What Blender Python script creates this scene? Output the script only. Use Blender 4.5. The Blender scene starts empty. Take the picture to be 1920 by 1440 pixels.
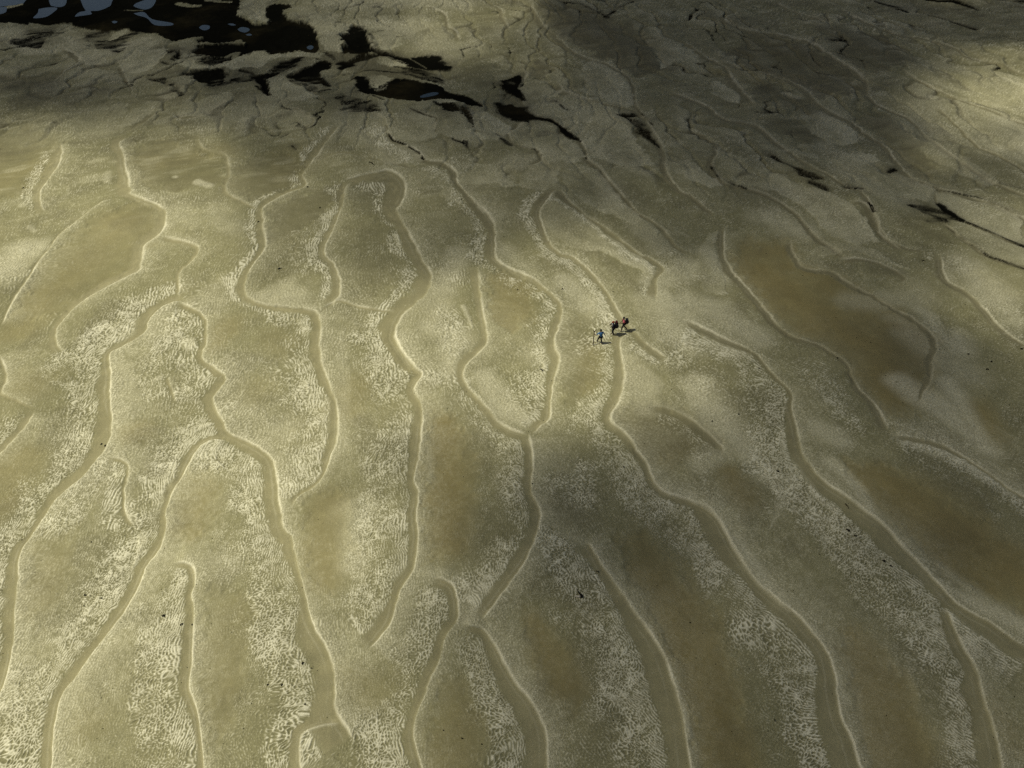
import bpy, bmesh, math, random
import numpy as np
from mathutils import Vector, Matrix

R = math.radians
scene = bpy.context.scene
col = scene.collection

# ------------------------------------------------------------------ camera
H = 46.0                     # drone height over the flats (m)
PITCH = R(45.0)              # looking down
FPX = 1331.0                 # focal length in pixels of the 1920 px wide photograph
cam_d = bpy.data.cameras.new("camera")
cam_d.sensor_width = 36.0
cam_d.lens = 36.0 * FPX / 1920.0
cam_d.clip_start = 0.5
cam_d.clip_end = 20000.0
cam = bpy.data.objects.new("camera", cam_d)
cam.location = (0, 0, H)
cam.rotation_euler = (math.pi / 2 - PITCH, 0, 0)
col.objects.link(cam)
scene.camera = cam

# ------------------------------------------------------------------ sky, sun, exposure
SUN_EL = 57.0
world = bpy.data.worlds.new("World")
scene.world = world
world.use_nodes = True
wn = world.node_tree
wn.nodes.clear()
sky = wn.nodes.new("ShaderNodeTexSky")
sky.sky_type = 'NISHITA'
sky.sun_disc = False
sky.sun_elevation = R(SUN_EL)
sky.sun_rotation = R(270.0)          # sun stands to the left of the view (-x)
sky.air_density = 1.0
sky.dust_density = 3.0
sky.ozone_density = 0.3
bg = wn.nodes.new("ShaderNodeBackground")
bg.inputs["Strength"].default_value = 0.05
wo = wn.nodes.new("ShaderNodeOutputWorld")
wn.links.new(sky.outputs[0], bg.inputs[0])
wn.links.new(bg.outputs[0], wo.inputs[0])

sun_d = bpy.data.lights.new("sun", 'SUN')
sun_d.energy = 4.2
sun_d.angle = R(0.5)
sun_d.color = (1.0, 0.97, 0.82)
sun = bpy.data.objects.new("sun", sun_d)
sun.location = (-200, 0, 400)
sun.rotation_euler = (0, -R(90 - SUN_EL), 0)
col.objects.link(sun)

scene.view_settings.view_transform = 'Standard'
scene.view_settings.look = 'None'
scene.view_settings.gamma = 1.0
scene.view_settings.exposure = 0.0
scene.view_settings.use_curve_mapping = False
scene.cycles.use_denoising = False
scene.cycles.max_bounces = 4
scene.cycles.diffuse_bounces = 2
scene.cycles.glossy_bounces = 2
scene.cycles.volume_bounces = 0
scene.cycles.use_adaptive_sampling = True
scene.cycles.adaptive_threshold = 0.02


def tag(o, label=None, cat=None, group=None, kind=None):
    if label: o["label"] = label
    if cat: o["category"] = cat
    if group: o["group"] = group
    if kind: o["kind"] = kind
    return o


def ss(a, b, x):
    t = np.clip((x - a) / (b - a + 1e-9), 0, 1)
    return t * t * (3 - 2 * t)


# survey of the flats: a point seen at (px, py) in the photograph -> its place on the ground
CP, SP_ = math.cos(PITCH), math.sin(PITCH)


def ground(px, py):
    u = (np.asarray(px, float) - 960.0) / FPX
    v = (np.asarray(py, float) - 720.0) / FPX
    dy = CP - v * SP_
    dz = -SP_ - v * CP
    t = H / (-dz)
    return u * t, dy * t


def scale_at(y):                     # metres per photograph pixel, across the view
    return (y * CP + H * SP_) / FPX


def topix(x, y):
    depth = y * CP + H * SP_
    return 960 + FPX * x / depth, 720 + FPX * (H * CP - y * SP_) / depth


rng = np.random.default_rng(7)
random.seed(7)

# each bank: (channel width, feather width, brightness, ripple width beyond the channel, height m, survey points)
LINES = [
 (14,10,.75,30,.10,[(110,262),(117,283),(112,310),(90,337),(75,357),(74,377),(82,400)]),
 (16,10,.8,0,.12,[(250,262),(227,272),(233,293),(238,323),(245,357),(248,368),(283,382),(307,393),(312,410),(305,433),(290,447),(272,457),(267,477),(263,490),(255,507),(200,533),(160,557),(127,587),(108,617),(107,643),(118,667)]),
 (4,14,.85,0,.12,[(0,613),(20,577),(50,533),(72,500),(85,480),(97,463),(110,440),(127,425),(157,405),(187,388),(215,377)][::-1]),
 ((20,18),30,1.,75,.16,[(345,562),(320,565),(293,580),(277,600),(267,623),(233,645),(205,663),(207,693),(206,747),(211,787),(207,830),(197,850),(180,870),(157,897),(127,923),(100,947),(80,980),(60,1007),(42,1033),(35,1067),(30,1110),(25,1167),(22,1227),(13,1267),(0,1300),(-30,1350)]),
 ((9,38),24,.85,70,.14,[(330,562),(353,573),(380,590),(385,613),(385,640),(377,670),(400,687),(422,707),(410,727),(397,745),(403,763),(417,790),(427,810),(460,823),(490,840),(510,860),(518,897),(522,927),(527,960),(533,990),(547,1010),(555,1050),(567,1093),(580,1147),(593,1183),(613,1217),(627,1253),(630,1293),(628,1323),(640,1350),(664,1390)]),
 ((14,22),28,.95,85,.15,[(430,822),(400,823),(377,833),(363,850),(350,873),(337,897),(323,920),(310,957),(310,987),(305,1020),(293,1043),(273,1067),(257,1110),(233,1150),(200,1190),(173,1227),(147,1267),(123,1297),(110,1330),(102,1370),(97,1440),(90,1520)]),
 ((10,24),12,1.,95,.15,[(325,1058),(345,1059),(362,1063),(368,1077),(367,1097),(360,1120),(365,1150),(362,1193),(362,1237),(357,1270),(358,1297),(367,1320),(375,1360),(380,1403),(382,1440),(386,1510)]),
 (7,20,.85,40,.10,[(205,862),(230,866),(242,880),(238,903),(234,937),(236,965),(255,990)]),
 (6,10,.5,0,.08,[(370,257),(383,283),(420,293),(430,310),(432,333),(425,362),(460,383),(490,397)]),
 (10,12,.8,25,.12,[(640,233),(620,260),(600,283),(580,307),(567,327),(573,348),(550,358),(517,375),(493,393),(492,420),(497,450),(492,473),(477,493),(463,520),(458,540),(467,560),(500,572),(550,578)]),
 (13,16,.85,85,.14,[(500,573),(550,577),(590,582),(598,595),(600,613),(598,653),(607,693),(617,720),(627,747),(632,780),(630,823),(617,857),(607,890),(587,917),(563,933),(545,955)]),
 (4,10,.45,0,.06,[(596,585),(620,568),(640,563),(690,577),(743,583)]),
 (12,12,.5,30,.10,[(660,337),(647,353),(643,383),(625,430),(610,463),(610,480),(627,500),(637,523),(635,553),(617,577)]),
 (22,16,.6,40,.10,[(640,338),(700,325),(730,320),(757,337),(760,360),(750,383),(743,393),(757,420),(773,447),(787,477),(790,487),(807,510),(807,530),(797,553),(773,573),(753,590),(742,613),(743,637),(760,667),(780,687),(788,700)]),
 ((10,26),26,.9,95,.15,[(742,605),(743,637),(760,667),(780,687),(789,700),(775,723),(787,750),(790,780),(787,830),(782,873),(775,900),(783,923),(781,960),(783,993),(782,1033),(775,1067),(753,1103),(743,1133),(733,1167),(710,1200),(690,1220)]),
 (13,14,.7,45,.12,[(720,220),(727,243),(737,263),(780,280),(797,300),(827,305),(853,320),(857,340),(873,360),(893,383),(917,407),(927,433),(930,480),(960,500),(1000,520),(1027,543),(1050,567),(1053,590),(1042,620),(1040,647),(1048,670),(1038,707),(1032,747),(1030,777),(1013,793),(995,813)]),
 (13,12,.65,0,.11,[(893,492),(897,517),(902,560),(907,590),(913,633),(900,657),(877,677),(868,697),(877,723),(907,753),(927,780),(957,800),(990,812)]),
 ((12,20),20,.8,85,.13,[(990,805),(998,847),(998,880),(995,923),(1010,957),(1013,977),(1007,1003),(993,1037),(973,1073),(947,1107),(923,1137),(900,1165)]),
 (13,12,.55,30,.11,[(1047,353),(1013,400),(1017,427),(1030,457),(1050,477),(1073,483),(1107,510),(1133,543),(1150,570),(1167,597),(1190,625),(1223,653),(1257,673)]),
 ((16,10),18,.85,75,.13,[(1180,622),(1160,640),(1167,677),(1170,707),(1163,743),(1148,770),(1147,787),(1173,807),(1193,833),(1213,863),(1227,900),(1247,920),(1273,930),(1300,940),(1327,956),(1345,970)]),
 ((18,54),30,.85,90,.13,[(1300,940),(1325,955),(1347,975),(1367,1012),(1390,1050),(1422,1095),(1458,1125),(1493,1152),(1523,1185),(1547,1215),(1563,1255),(1567,1303),(1577,1347),(1597,1387),(1613,1440),(1640,1510)]),
 ((18,20),18,.8,70,.13,[(810,1084),(830,1088),(847,1097),(858,1120),(860,1153),(847,1177),(833,1200),(827,1227),(813,1257),(800,1293),(783,1330),(775,1367),(777,1397),(790,1437),(800,1500)]),
 ((12,38),22,.85,85,.14,[(865,1176),(890,1174),(907,1180),(923,1200),(943,1237),(967,1277),(993,1307),(1010,1337),(1022,1373),(1026,1440),(1028,1510)]),
 ((22,56),22,.85,110,.15,[(1095,1010),(1107,1023),(1133,1063),(1160,1103),(1193,1147),(1223,1187),(1247,1230),(1260,1273),(1273,1320),(1287,1393),(1293,1440),(1300,1510)]),
 ((12,38),26,.8,95,.12,[(1280,600),(1320,615),(1360,637),(1407,657),(1430,677),(1453,707),(1483,737),(1483,770),(1497,813),(1505,850),(1520,873),(1540,900),(1580,930),(1627,967),(1657,990),(1690,1027),(1727,1063),(1753,1093),(1783,1127),(1813,1150),(1853,1173),(1900,1207),(1940,1235)]),
 (14,10,.6,0,.11,[(1360,417),(1357,445),(1360,473),(1370,500),(1387,517),(1407,543),(1437,577),(1460,607),(1497,630),(1540,647),(1567,663),(1590,683),(1603,713),(1613,730),(1640,757),(1653,777),(1667,813)]),
 (10,10,.35,0,.09,[(1480,440),(1500,487),(1527,500),(1563,507),(1597,530),(1633,547),(1680,577),(1723,603),(1750,627),(1755,647),(1748,680),(1746,707),(1720,760)]),
 (12,10,.5,0,.12,[(993,0),(1000,20),(1023,50),(1047,73),(1073,97),(1100,110),(1140,120),(1173,143),(1190,170),(1192,200),(1213,233),(1227,253),(1245,290),(1250,327),(1275,357),(1303,370),(1347,403)]),
 (9,10,.5,0,.12,[(973,123),(987,137),(970,160),(977,183),(993,207),(1033,223),(1060,240),(1087,263),(1100,283),(1103,303),(1127,320),(1147,347),(1173,373),(1200,403),(1240,427),(1267,460),(1300,473)]),
 (14,10,.4,20,.12,[(1047,353),(1067,383),(1107,410),(1140,433),(1167,453),(1200,477),(1220,483),(1245,503),(1232,523),(1230,547),(1233,570)]),
 (12,9,.45,0,.12,[(1040,150),(1058,170),(1085,180),(1130,195),(1190,210),(1225,240)]),
 (12,9,.5,0,.12,[(1245,175),(1280,183),(1330,203),(1360,227),(1413,237),(1440,257),(1467,282),(1520,315),(1555,330),(1583,352),(1613,362),(1633,393),(1650,430),(1673,457),(1700,470)]),
 (11,8,.5,0,.12,[(1275,75),(1293,83),(1320,103),(1360,127),(1383,160),(1403,187),(1420,207)]),
 (10,8,.55,0,.12,[(1390,20),(1357,40),(1397,57),(1463,67),(1507,80),(1547,100),(1580,120),(1613,140),(1628,160),(1630,180),(1657,200),(1703,223),(1737,253),(1773,280),(1813,310),(1860,337),(1920,363),(1960,380)]),
 (14,9,.6,0,.12,[(1413,133),(1467,150),(1513,173),(1527,190),(1563,213),(1600,230),(1623,250),(1657,273),(1680,297),(1697,320),(1713,333),(1757,350),(1807,363),(1863,383),(1920,407),(1960,420)]),
 (7,6,.5,0,.12,[(1447,0),(1490,22),(1527,37),(1560,55)]),
 (9,7,.5,0,.12,[(1570,10),(1607,37),(1643,53),(1687,67),(1747,77),(1793,93),(1813,107),(1867,117),(1920,137),(1960,150)]),
 (8,14,.6,0,.12,[(1687,130),(1730,153),(1780,180),(1847,207),(1920,230),(1960,240)]),
 (8,12,.45,0,.12,[(1753,200),(1793,233),(1827,263),(1873,293),(1920,320),(1960,345)]),
 (5,20,.35,0,.12,[(1755,353),(1760,383),(1800,407),(1847,427),(1920,460),(1960,475)]),
 (6,20,.35,0,.12,[(1765,415),(1813,450),(1853,480),(1920,503),(1960,515)]),
 (9,9,.4,0,.12,[(1280,240),(1327,263),(1343,277),(1343,293),(1333,313),(1360,340),(1413,353),(1460,373),(1493,397),(1513,420),(1533,443),(1563,463),(1587,485)]),
 (14,16,.6,0,.10,[(1765,470),(1773,520),(1813,547),(1847,580),(1873,613),(1920,647),(1960,665)]),
 (8,34,.75,40,.10,[(1670,815),(1713,820),(1763,833),(1800,853),(1840,880),(1880,910),(1920,937),(1960,960)]),
 ((18,48),34,.75,60,.12,[(1770,1140),(1783,1180),(1803,1220),(1827,1260),(1840,1310),(1860,1363),(1877,1440),(1890,1510)]),
 (12,20,.55,30,.08,[(1215,758),(1247,760),(1280,770),(1307,787),(1337,813),(1357,837),(1353,850)]),
 (5,14,.7,0,.10,[(0,665),(13,693),(17,723),(10,747),(37,760),(73,773)]),
 (14,18,.7,40,.10,[(73,775),(50,807),(20,837),(0,857),(-20,880)]),
 (8,10,.6,0,.09,[(300,443),(330,450),(360,458),(373,468),(360,487),(340,505),(333,520),(335,540),(333,560)]),
 (7,10,.7,25,.08,[(311,698),(316,712),(323,733),(330,757)]),
 (14,14,.65,60,.10,[(640,1355),(600,1362),(567,1377),(563,1400),(563,1440),(560,1510)]),
 (8,8,.5,0,.10,[(113,88),(140,100),(150,112),(140,125),(112,140),(100,165)]),
 (7,7,.4,0,.10,[(220,115),(230,135),(240,155),(248,170),(244,190)]),
 (8,8,.5,0,.10,[(300,212),(285,225),(262,240),(235,258)]),
 (8,8,.5,0,.10,[(440,190),(410,205),(385,222),(345,232),(330,222),(335,212)]),
 (7,8,.45,0,.10,[(560,195),(530,210),(500,225),(460,218)]),
 (12,6,.3,0,.08,[(520,205),(560,210),(585,222),(588,235),(560,248),(530,262)]),
 (7,7,.5,0,.10,[(640,40),(670,52),(690,75),(700,95),(716,101)]),
 (6,6,.6,0,.08,[(790,15),(815,18),(835,30),(840,50),(855,60),(863,83)]),
 (6,6,.4,0,.08,[(915,0),(940,18),(945,35),(960,60)]),
 (7,8,.35,0,.10,[(680,210),(720,222),(722,243)]),
 (7,8,.45,0,.10,[(770,206),(800,215),(820,222),(816,240),(822,255)]),
 (7,8,.45,0,.10,[(850,198),(880,212),(884,228),(892,248)]),
 (7,8,.4,0,.10,[(990,222),(970,235),(955,248),(962,268),(1000,275),(1015,290),(1012,305),(985,315)]),
 (6,16,.4,0,.08,[(780,320),(690,300),(640,290),(600,300)]),
 (10,14,.4,0,.10,[(1590,380),(1620,385),(1643,412),(1652,440),(1690,462),(1740,470)]),
 (8,12,.4,0,.08,[(1570,485),(1620,487),(1665,500),(1698,520),(1680,530)]),
]
TAN = [(k,[tuple(p) for p in s]) for k,s in [
 (.55,[(1500,510,40),(1580,550,50),(1690,620,55),(1710,700,50)]),(.4,[(1700,900,40),(1800,960,50)]),
 (.6,[(60,310,50),(20,330,60)]),(.65,[(230,420,50),(150,500,60),(80,560,50),(30,620,40)]),
 (.5,[(300,310,60),(420,290,40)]),(.5,[(570,290,60),(530,330,45)]),(.5,[(70,720,50)]),(.75,[(255,815,35)]),
 (.65,[(425,610,32),(400,650,22)]),(.6,[(30,870,60),(15,950,35)]),(.75,[(375,920,45),(355,980,40),(370,1005,25)]),
 (.5,[(100,1055,36),(70,1120,45)]),(.45,[(425,1190,50),(430,1300,40)]),(.35,[(160,1360,45)]),
 (.85,[(830,790,26),(830,850,42),(845,930,48),(835,1010,48)]),(.75,[(625,950,40),(610,1020,46),(610,1090,40)]),
 (.6,[(670,720,40),(645,760,45)]),(.55,[(965,525,35),(970,590,38)]),
 (1.,[(1430,500,45),(1500,560,52),(1570,605,52),(1650,655,60),(1670,740,48)]),
 (1.,[(1640,890,46),(1720,960,62),(1830,1020,70),(1910,1080,70)]),(.9,[(1372,885,30),(1395,935,36)]),
 (.85,[(1840,770,36),(1860,810,40)]),(.95,[(1230,1080,36),(1270,1170,56),(1310,1280,66),(1360,1400,64)]),
 (.8,[(1000,1165,28),(1030,1230,48),(1065,1275,45)]),(.85,[(1600,1190,28),(1655,1290,46),(1700,1400,62)]),
 (.5,[(860,1340,46),(860,1400,50)]),(.5,[(1060,40,40),(1160,90,60),(1230,120,50)]),(.45,[(1380,130,60),(1480,150,50)]),
 (.4,[(1600,150,50),(1560,180,40)]),(.5,[(1250,850,40),(1280,830,30)]),(.4,[(620,1250,30),(690,1300,60)]),
 (.3,[(520,640,40)]),(.35,[(480,730,45)]),(.4,[(1850,1330,40),(1900,1400,30)]),
 (.35,[(1110,640,26),(1100,720,30)])]]
WET_SHADE = [  # dark strokes: wet sand, and in places cloud shade painted in
 (.9,[(1020,10,30),(1100,30,50),(1180,80,60),(1230,115,40)]),(.8,[(1560,60,50),(1650,95,60),(1690,110,40)]),
 (.7,[(1330,30,50),(1420,45,50)]),(.6,[(1420,110,50),(1500,110,50),(1450,90,60)]),(.75,[(1440,170,30),(1480,190,30),(1530,215,36)]),
 (.7,[(1450,240,30),(1500,250,40)]),(.5,[(1640,270,50),(1700,300,50),(1750,320,30)]),(.6,[(1130,130,30),(1100,160,26)]),
 (.75,[(30,160,50),(90,150,45),(60,190,50)]),(.6,[(130,190,50),(190,175,40)]),(.5,[(240,160,40),(210,150,30)]),  # cloud shade over the far left, painted dark
 (.3,[(540,440,50),(520,510,40)]),(.3,[(690,440,50),(680,520,55)]),(.6,[(1250,840,45),(1300,800,40)]),
 (.5,[(920,35,26),(960,40,30)]),(.35,[(770,70,40)]),(.45,[(850,120,50),(900,150,50)]),(.4,[(930,330,40),(880,345,40)]),
 (.4,[(1130,350,50),(1200,380,40)]),(.45,[(1060,430,30),(1150,500,40),(1200,540,30)]),(.5,[(1400,240,40)]),(.6,[(1700,420,30),(1760,440,36)]),
 (.7,[(560,210,20),(530,222,18)]),(.5,[(1640,500,26),(1680,510,20)]),(.6,[(1590,400,30),(1630,420,30)]),
 (.35,[(1690,620,60),(1710,700,60)]),(.5,[(1080,960,50),(1050,950,40)]),(.3,[(900,1000,60)]),(.35,[(640,90,40),(720,10,30)]),  # includes cloud shade painted in at lower centre
 (.5,[(1780,40,50),(1700,30,50)]),(.35,[(1800,1010,60)]),(.3,[(1750,870,40),(1830,930,40)]),(.4,[(1400,350,50),(1460,360,40)])]
SPECK = [
 (.5,[(430,520,26)]),(.7,[(330,600,36),(290,680,44),(280,740,34)]),(1.,[(385,700,34),(350,730,26)]),(.5,[(330,790,44),(300,860,40)]),
 (.35,[(230,580,40),(180,640,36)]),(.7,[(840,590,40),(850,650,38)]),(.85,[(985,710,45),(985,760,30)]),
 (.8,[(800,700,16),(860,715,24),(905,780,24),(950,830,20)]),(1.,[(1030,1010,36),(1080,1070,46),(1140,1170,46),(1190,1260,46),(1200,1400,56)]),
 (.95,[(885,1215,28),(910,1290,30),(960,1400,36)]),(.9,[(1190,930,40),(1290,1000,42),(1390,1100,40),(1440,1180,36),(1480,1260,36),(1520,1410,36)]),
 (.95,[(1470,900,40),(1550,1000,46),(1640,1110,56),(1730,1200,50),(1780,1260,36)]),(.45,[(1230,640,50),(1340,690,60),(1420,760,50),(1450,830,40)]),
 (.7,[(1520,690,40),(1560,750,50),(1600,800,36)]),(.55,[(1680,810,30),(1760,870,40),(1850,960,40)]),(.9,[(1795,1150,12),(1840,1175,14),(1915,1225,16)]),
 (.9,[(700,940,40),(690,1040,50),(710,1140,36)]),(.7,[(690,1380,40),(740,1330,26)]),(.9,[(805,1120,34),(790,1200,28),(770,1260,20)]),
 (.8,[(1060,900,40),(1100,930,40),(1090,870,30)]),(.6,[(1080,800,36)]),(.55,[(560,440,40),(560,510,36)]),(.45,[(700,470,40)]),
 (.8,[(1290,830,24),(1320,850,20)]),(.45,[(820,460,50),(850,540,30)]),(.4,[(1080,460,40),(1120,520,30)]),(.4,[(1180,660,40),(1220,700,36)]),
 (1.,[(60,1290,50),(40,1400,70)]),(.9,[(210,1080,50),(150,1200,50)]),(.9,[(290,1180,40),(280,1300,46),(300,1410,40)]),(.9,[(500,1000,40),(510,1120,40),(560,1300,40),(530,1410,40)]),
 (.5,[(1600,830,30),(1540,870,36)]),(.4,[(1000,330,50),(900,300,60)]),(.35,[(1050,200,50),(1120,170,30)]),(.35,[(1240,500,40)]),(.3,[(1500,420,60),(1350,420,60)]),(.3,[(1850,400,60),(1800,330,50)]),
 (.9,[(170,890,40),(130,980,40),(60,1000,30)]),(.85,[(560,830,40),(560,880,30),(590,800,30)]),(.6,[(520,680,36),(540,740,40)])]
DRYP = [
 (1.,[(372,345,10),(393,352,10)]),(.6,[(203,325,10),(200,340,8)]),(1.,[(350,640,11),(356,650,9)]),(.9,[(298,708,7)]),(1.,[(378,798,8),(392,793,6)]),
 (.8,[(572,715,8),(585,738,7)]),(.7,[(568,600,9),(572,612,7)]),(1.,[(868,572,9),(880,595,8),(885,610,4)]),(1.,[(742,442,5),(750,458,6)]),
 (.9,[(268,1005,8),(262,1040,9),(250,1065,6)]),(.9,[(1885,148,14),(1925,160,22)]),(.9,[(1748,180,8)]),(.9,[(1167,158,9)]),(.8,[(716,243,7),(720,252,6)]),
(.6,[(1500,885,10),(1530,925,13),(1570,965,10)]),(.6,[(1370,1010,9),(1400,1060,12),(1440,1105,14),(1480,1145,9)]),
 (.7,[(1880,222,12),(1900,228,8)]),(.6,[(1360,185,10),(1375,192,10)]),(.6,[(1495,185,8),(1470,177,8)]),(.6,[(1335,585,7),(1310,575,5)]),
 (.7,[(1020,675,4),(1024,685,4)]),(.6,[(1850,190,6)]),(.45,[(1590,290,10),(1640,295,9)]),(.5,[(1320,560,8)]),
 (.9,[(700,15,5),(735,14,6),(748,7,4)]),(.8,[(815,20,6),(838,28,4)]),(.7,[(908,400,6),(898,390,4)]),(.5,[(1265,430,6),(1290,440,5)]),(.7,[(20,15,8),(34,10,6)]),
 (.6,[(1210,310,5),(1222,315,5)]),(.5,[(985,240,5),(1000,237,3)]),(.8,[(330,335,6)]),(.8,[(40,380,8)]),(.8,[(55,425,10),(64,432,8)]),(.4,[(1560,142,7),(1580,150,7)]),(.5,[(1600,155,6)]),(.55,[(1513,47,7)]),(.45,[(1300,128,12),(1315,130,8)])]
SOFTDRY = [
 (.9,[(800,610,36),(850,620,44),(840,690,36)]),(.8,[(830,540,30),(860,480,30)]),(.85,[(910,700,24),(940,760,34),(985,790,24)]),(.5,[(1000,660,40)]),(.85,[(1060,530,34),(1110,570,36),(1140,600,26)]),(.6,[(990,500,24),(940,470,24)]),
 (.7,[(230,700,26),(250,760,30)]),(.7,[(810,900,16),(800,830,14)]),(.6,[(1180,690,20),(1210,760,36)]),(.5,[(1080,880,30)]),(.8,[(1240,580,50),(1280,640,40)]),(.7,[(1230,530,40),(1290,500,36)]),(.6,[(330,880,24),(300,950,14)]),(.8,[(530,560,50),(480,560,20)]),
 (.7,[(615,740,14),(640,840,20)]),(.6,[(600,900,14)]),(.7,[(670,960,40),(660,1060,30)]),(.5,[(400,400,50),(440,430,30)]),(.6,[(0,1130,16)]),(.5,[(770,780,12)]),(.6,[(830,520,24)]),
 (.6,[(440,760,24),(520,800,40)]),(.6,[(1020,1010,24),(1000,1060,24),(950,1110,20)]),(.6,[(240,150,40),(150,140,30)]),(.5,[(560,170,40),(520,190,50)]),(.5,[(640,230,60)]),
 (1.,[(40,470,40),(10,520,50)]),(.5,[(330,400,40),(370,410,40)]),(.5,[(250,600,20),(200,700,20)]),(.7,[(1560,220,34),(1590,250,30)]),
 (.5,[(1740,240,60),(1840,260,60),(1900,290,50)]),(.6,[(1850,420,60),(1900,440,60),(1780,370,40)]),(.7,[(1850,530,50),(1900,600,50),(1810,490,40)]),
 (.8,[(1360,520,30),(1330,470,30)]),(.8,[(1290,560,40),(1340,590,50),(1420,630,36)]),(.5,[(1130,590,40),(1080,540,30)]),(.5,[(1230,600,40),(1200,560,30)]),
 (.6,[(820,620,40),(820,560,40)]),(.5,[(1690,600,30),(1800,700,50)]),(.5,[(1400,40,0.1),(1420,60,0.1)]),(.7,[(1140,130,22),(1165,165,26),(1150,190,20)]),
 (.6,[(1050,200,50),(1150,230,50)]),(.6,[(930,250,30),(880,260,40)]),(.6,[(760,290,40),(680,250,40)]),(.6,[(1000,300,40),(950,310,30)]),(.5,[(1200,420,30),(1240,470,30)]),
 (.8,[(130,70,16),(140,90,24),(60,100,22),(10,60,30)]),(.8,[(160,110,30),(230,90,26),(270,75,22)]),(.8,[(290,80,20),(240,110,24)]),(.6,[(420,230,50),(500,210,50)]),
 (.9,[(640,60,50),(690,50,40),(760,50,60)]),(.7,[(620,30,30),(600,60,30)]),(.7,[(730,60,30),(720,80,30)]),(.9,[(490,20,20),(480,38,12)]),(.6,[(800,70,60),(860,90,60)]),(.8,[(640,5,60),(850,5,60)]),
 (.7,[(1530,640,0.1),(1560,660,0.1)]),(.6,[(1310,870,30),(1380,830,40),(1310,740,30)]),(.55,[(1500,870,30),(1440,1000,0.1)]),(.5,[(1060,1000,22),(1095,1015,16)]),
 (.6,[(1760,1060,20),(1830,1120,26),(1900,1170,26)]),(.6,[(1610,1300,16),(1620,1380,18)]),(.5,[(1600,560,30),(1720,560,40)]),(.5,[(1600,300,60),(1550,280,40)]),(.5,[(1680,380,40),(1600,330,40)]),
 (.5,[(1700,340,40),(1780,370,30)]),(.7,[(1500,430,50),(1440,400,40)]),(.5,[(1700,240,30),(1740,200,50)]),(.4,[(100,250,60),(200,240,50)]),(.5,[(640,620,16),(640,760,20)]),(.5,[(870,1130,26),(910,1150,26)]),(.5,[(760,1075,30),(800,1080,26)]),
 (.5,[(320,1050,40),(420,1060,50)]),(.5,[(230,850,20),(280,870,26)]),(.6,[(760,780,0.1),(764,800,0.1)]),(.6,[(1180,680,20),(1220,720,24)])]
POLYALG = [
 (1.,[(-200,-120),(500,-120),(505,-60),(460,-20),(450,0),(447,15),(442,28),(455,33),(478,48),(500,46),(505,40),(495,28),(500,12),(515,5),(545,8),(550,14),(530,18),(532,30),(545,40),(575,45),(592,55),(597,72),(598,95),(588,100),(560,96),(530,98),(505,102),(490,97),(470,98),(455,90),(462,82),(450,75),(430,80),(400,83),(372,80),(375,70),(330,80),(300,70),(295,62),(262,60),(245,58),(240,52),(215,56),(195,57),(180,54),(150,50),(137,46),(133,42),(120,40),(105,44),(90,46),(60,43),(40,44),(0,40),(-200,40)]),
 (1.,[(690,175),(680,168),(700,162),(730,152),(745,147),(760,146),(775,149),(800,153),(825,160),(842,172),(860,176),(880,181),(900,193),(910,199),(905,202),(888,200),(865,192),(845,186),(815,188),(790,190),(760,190),(740,188),(725,183)]),
]
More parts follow.
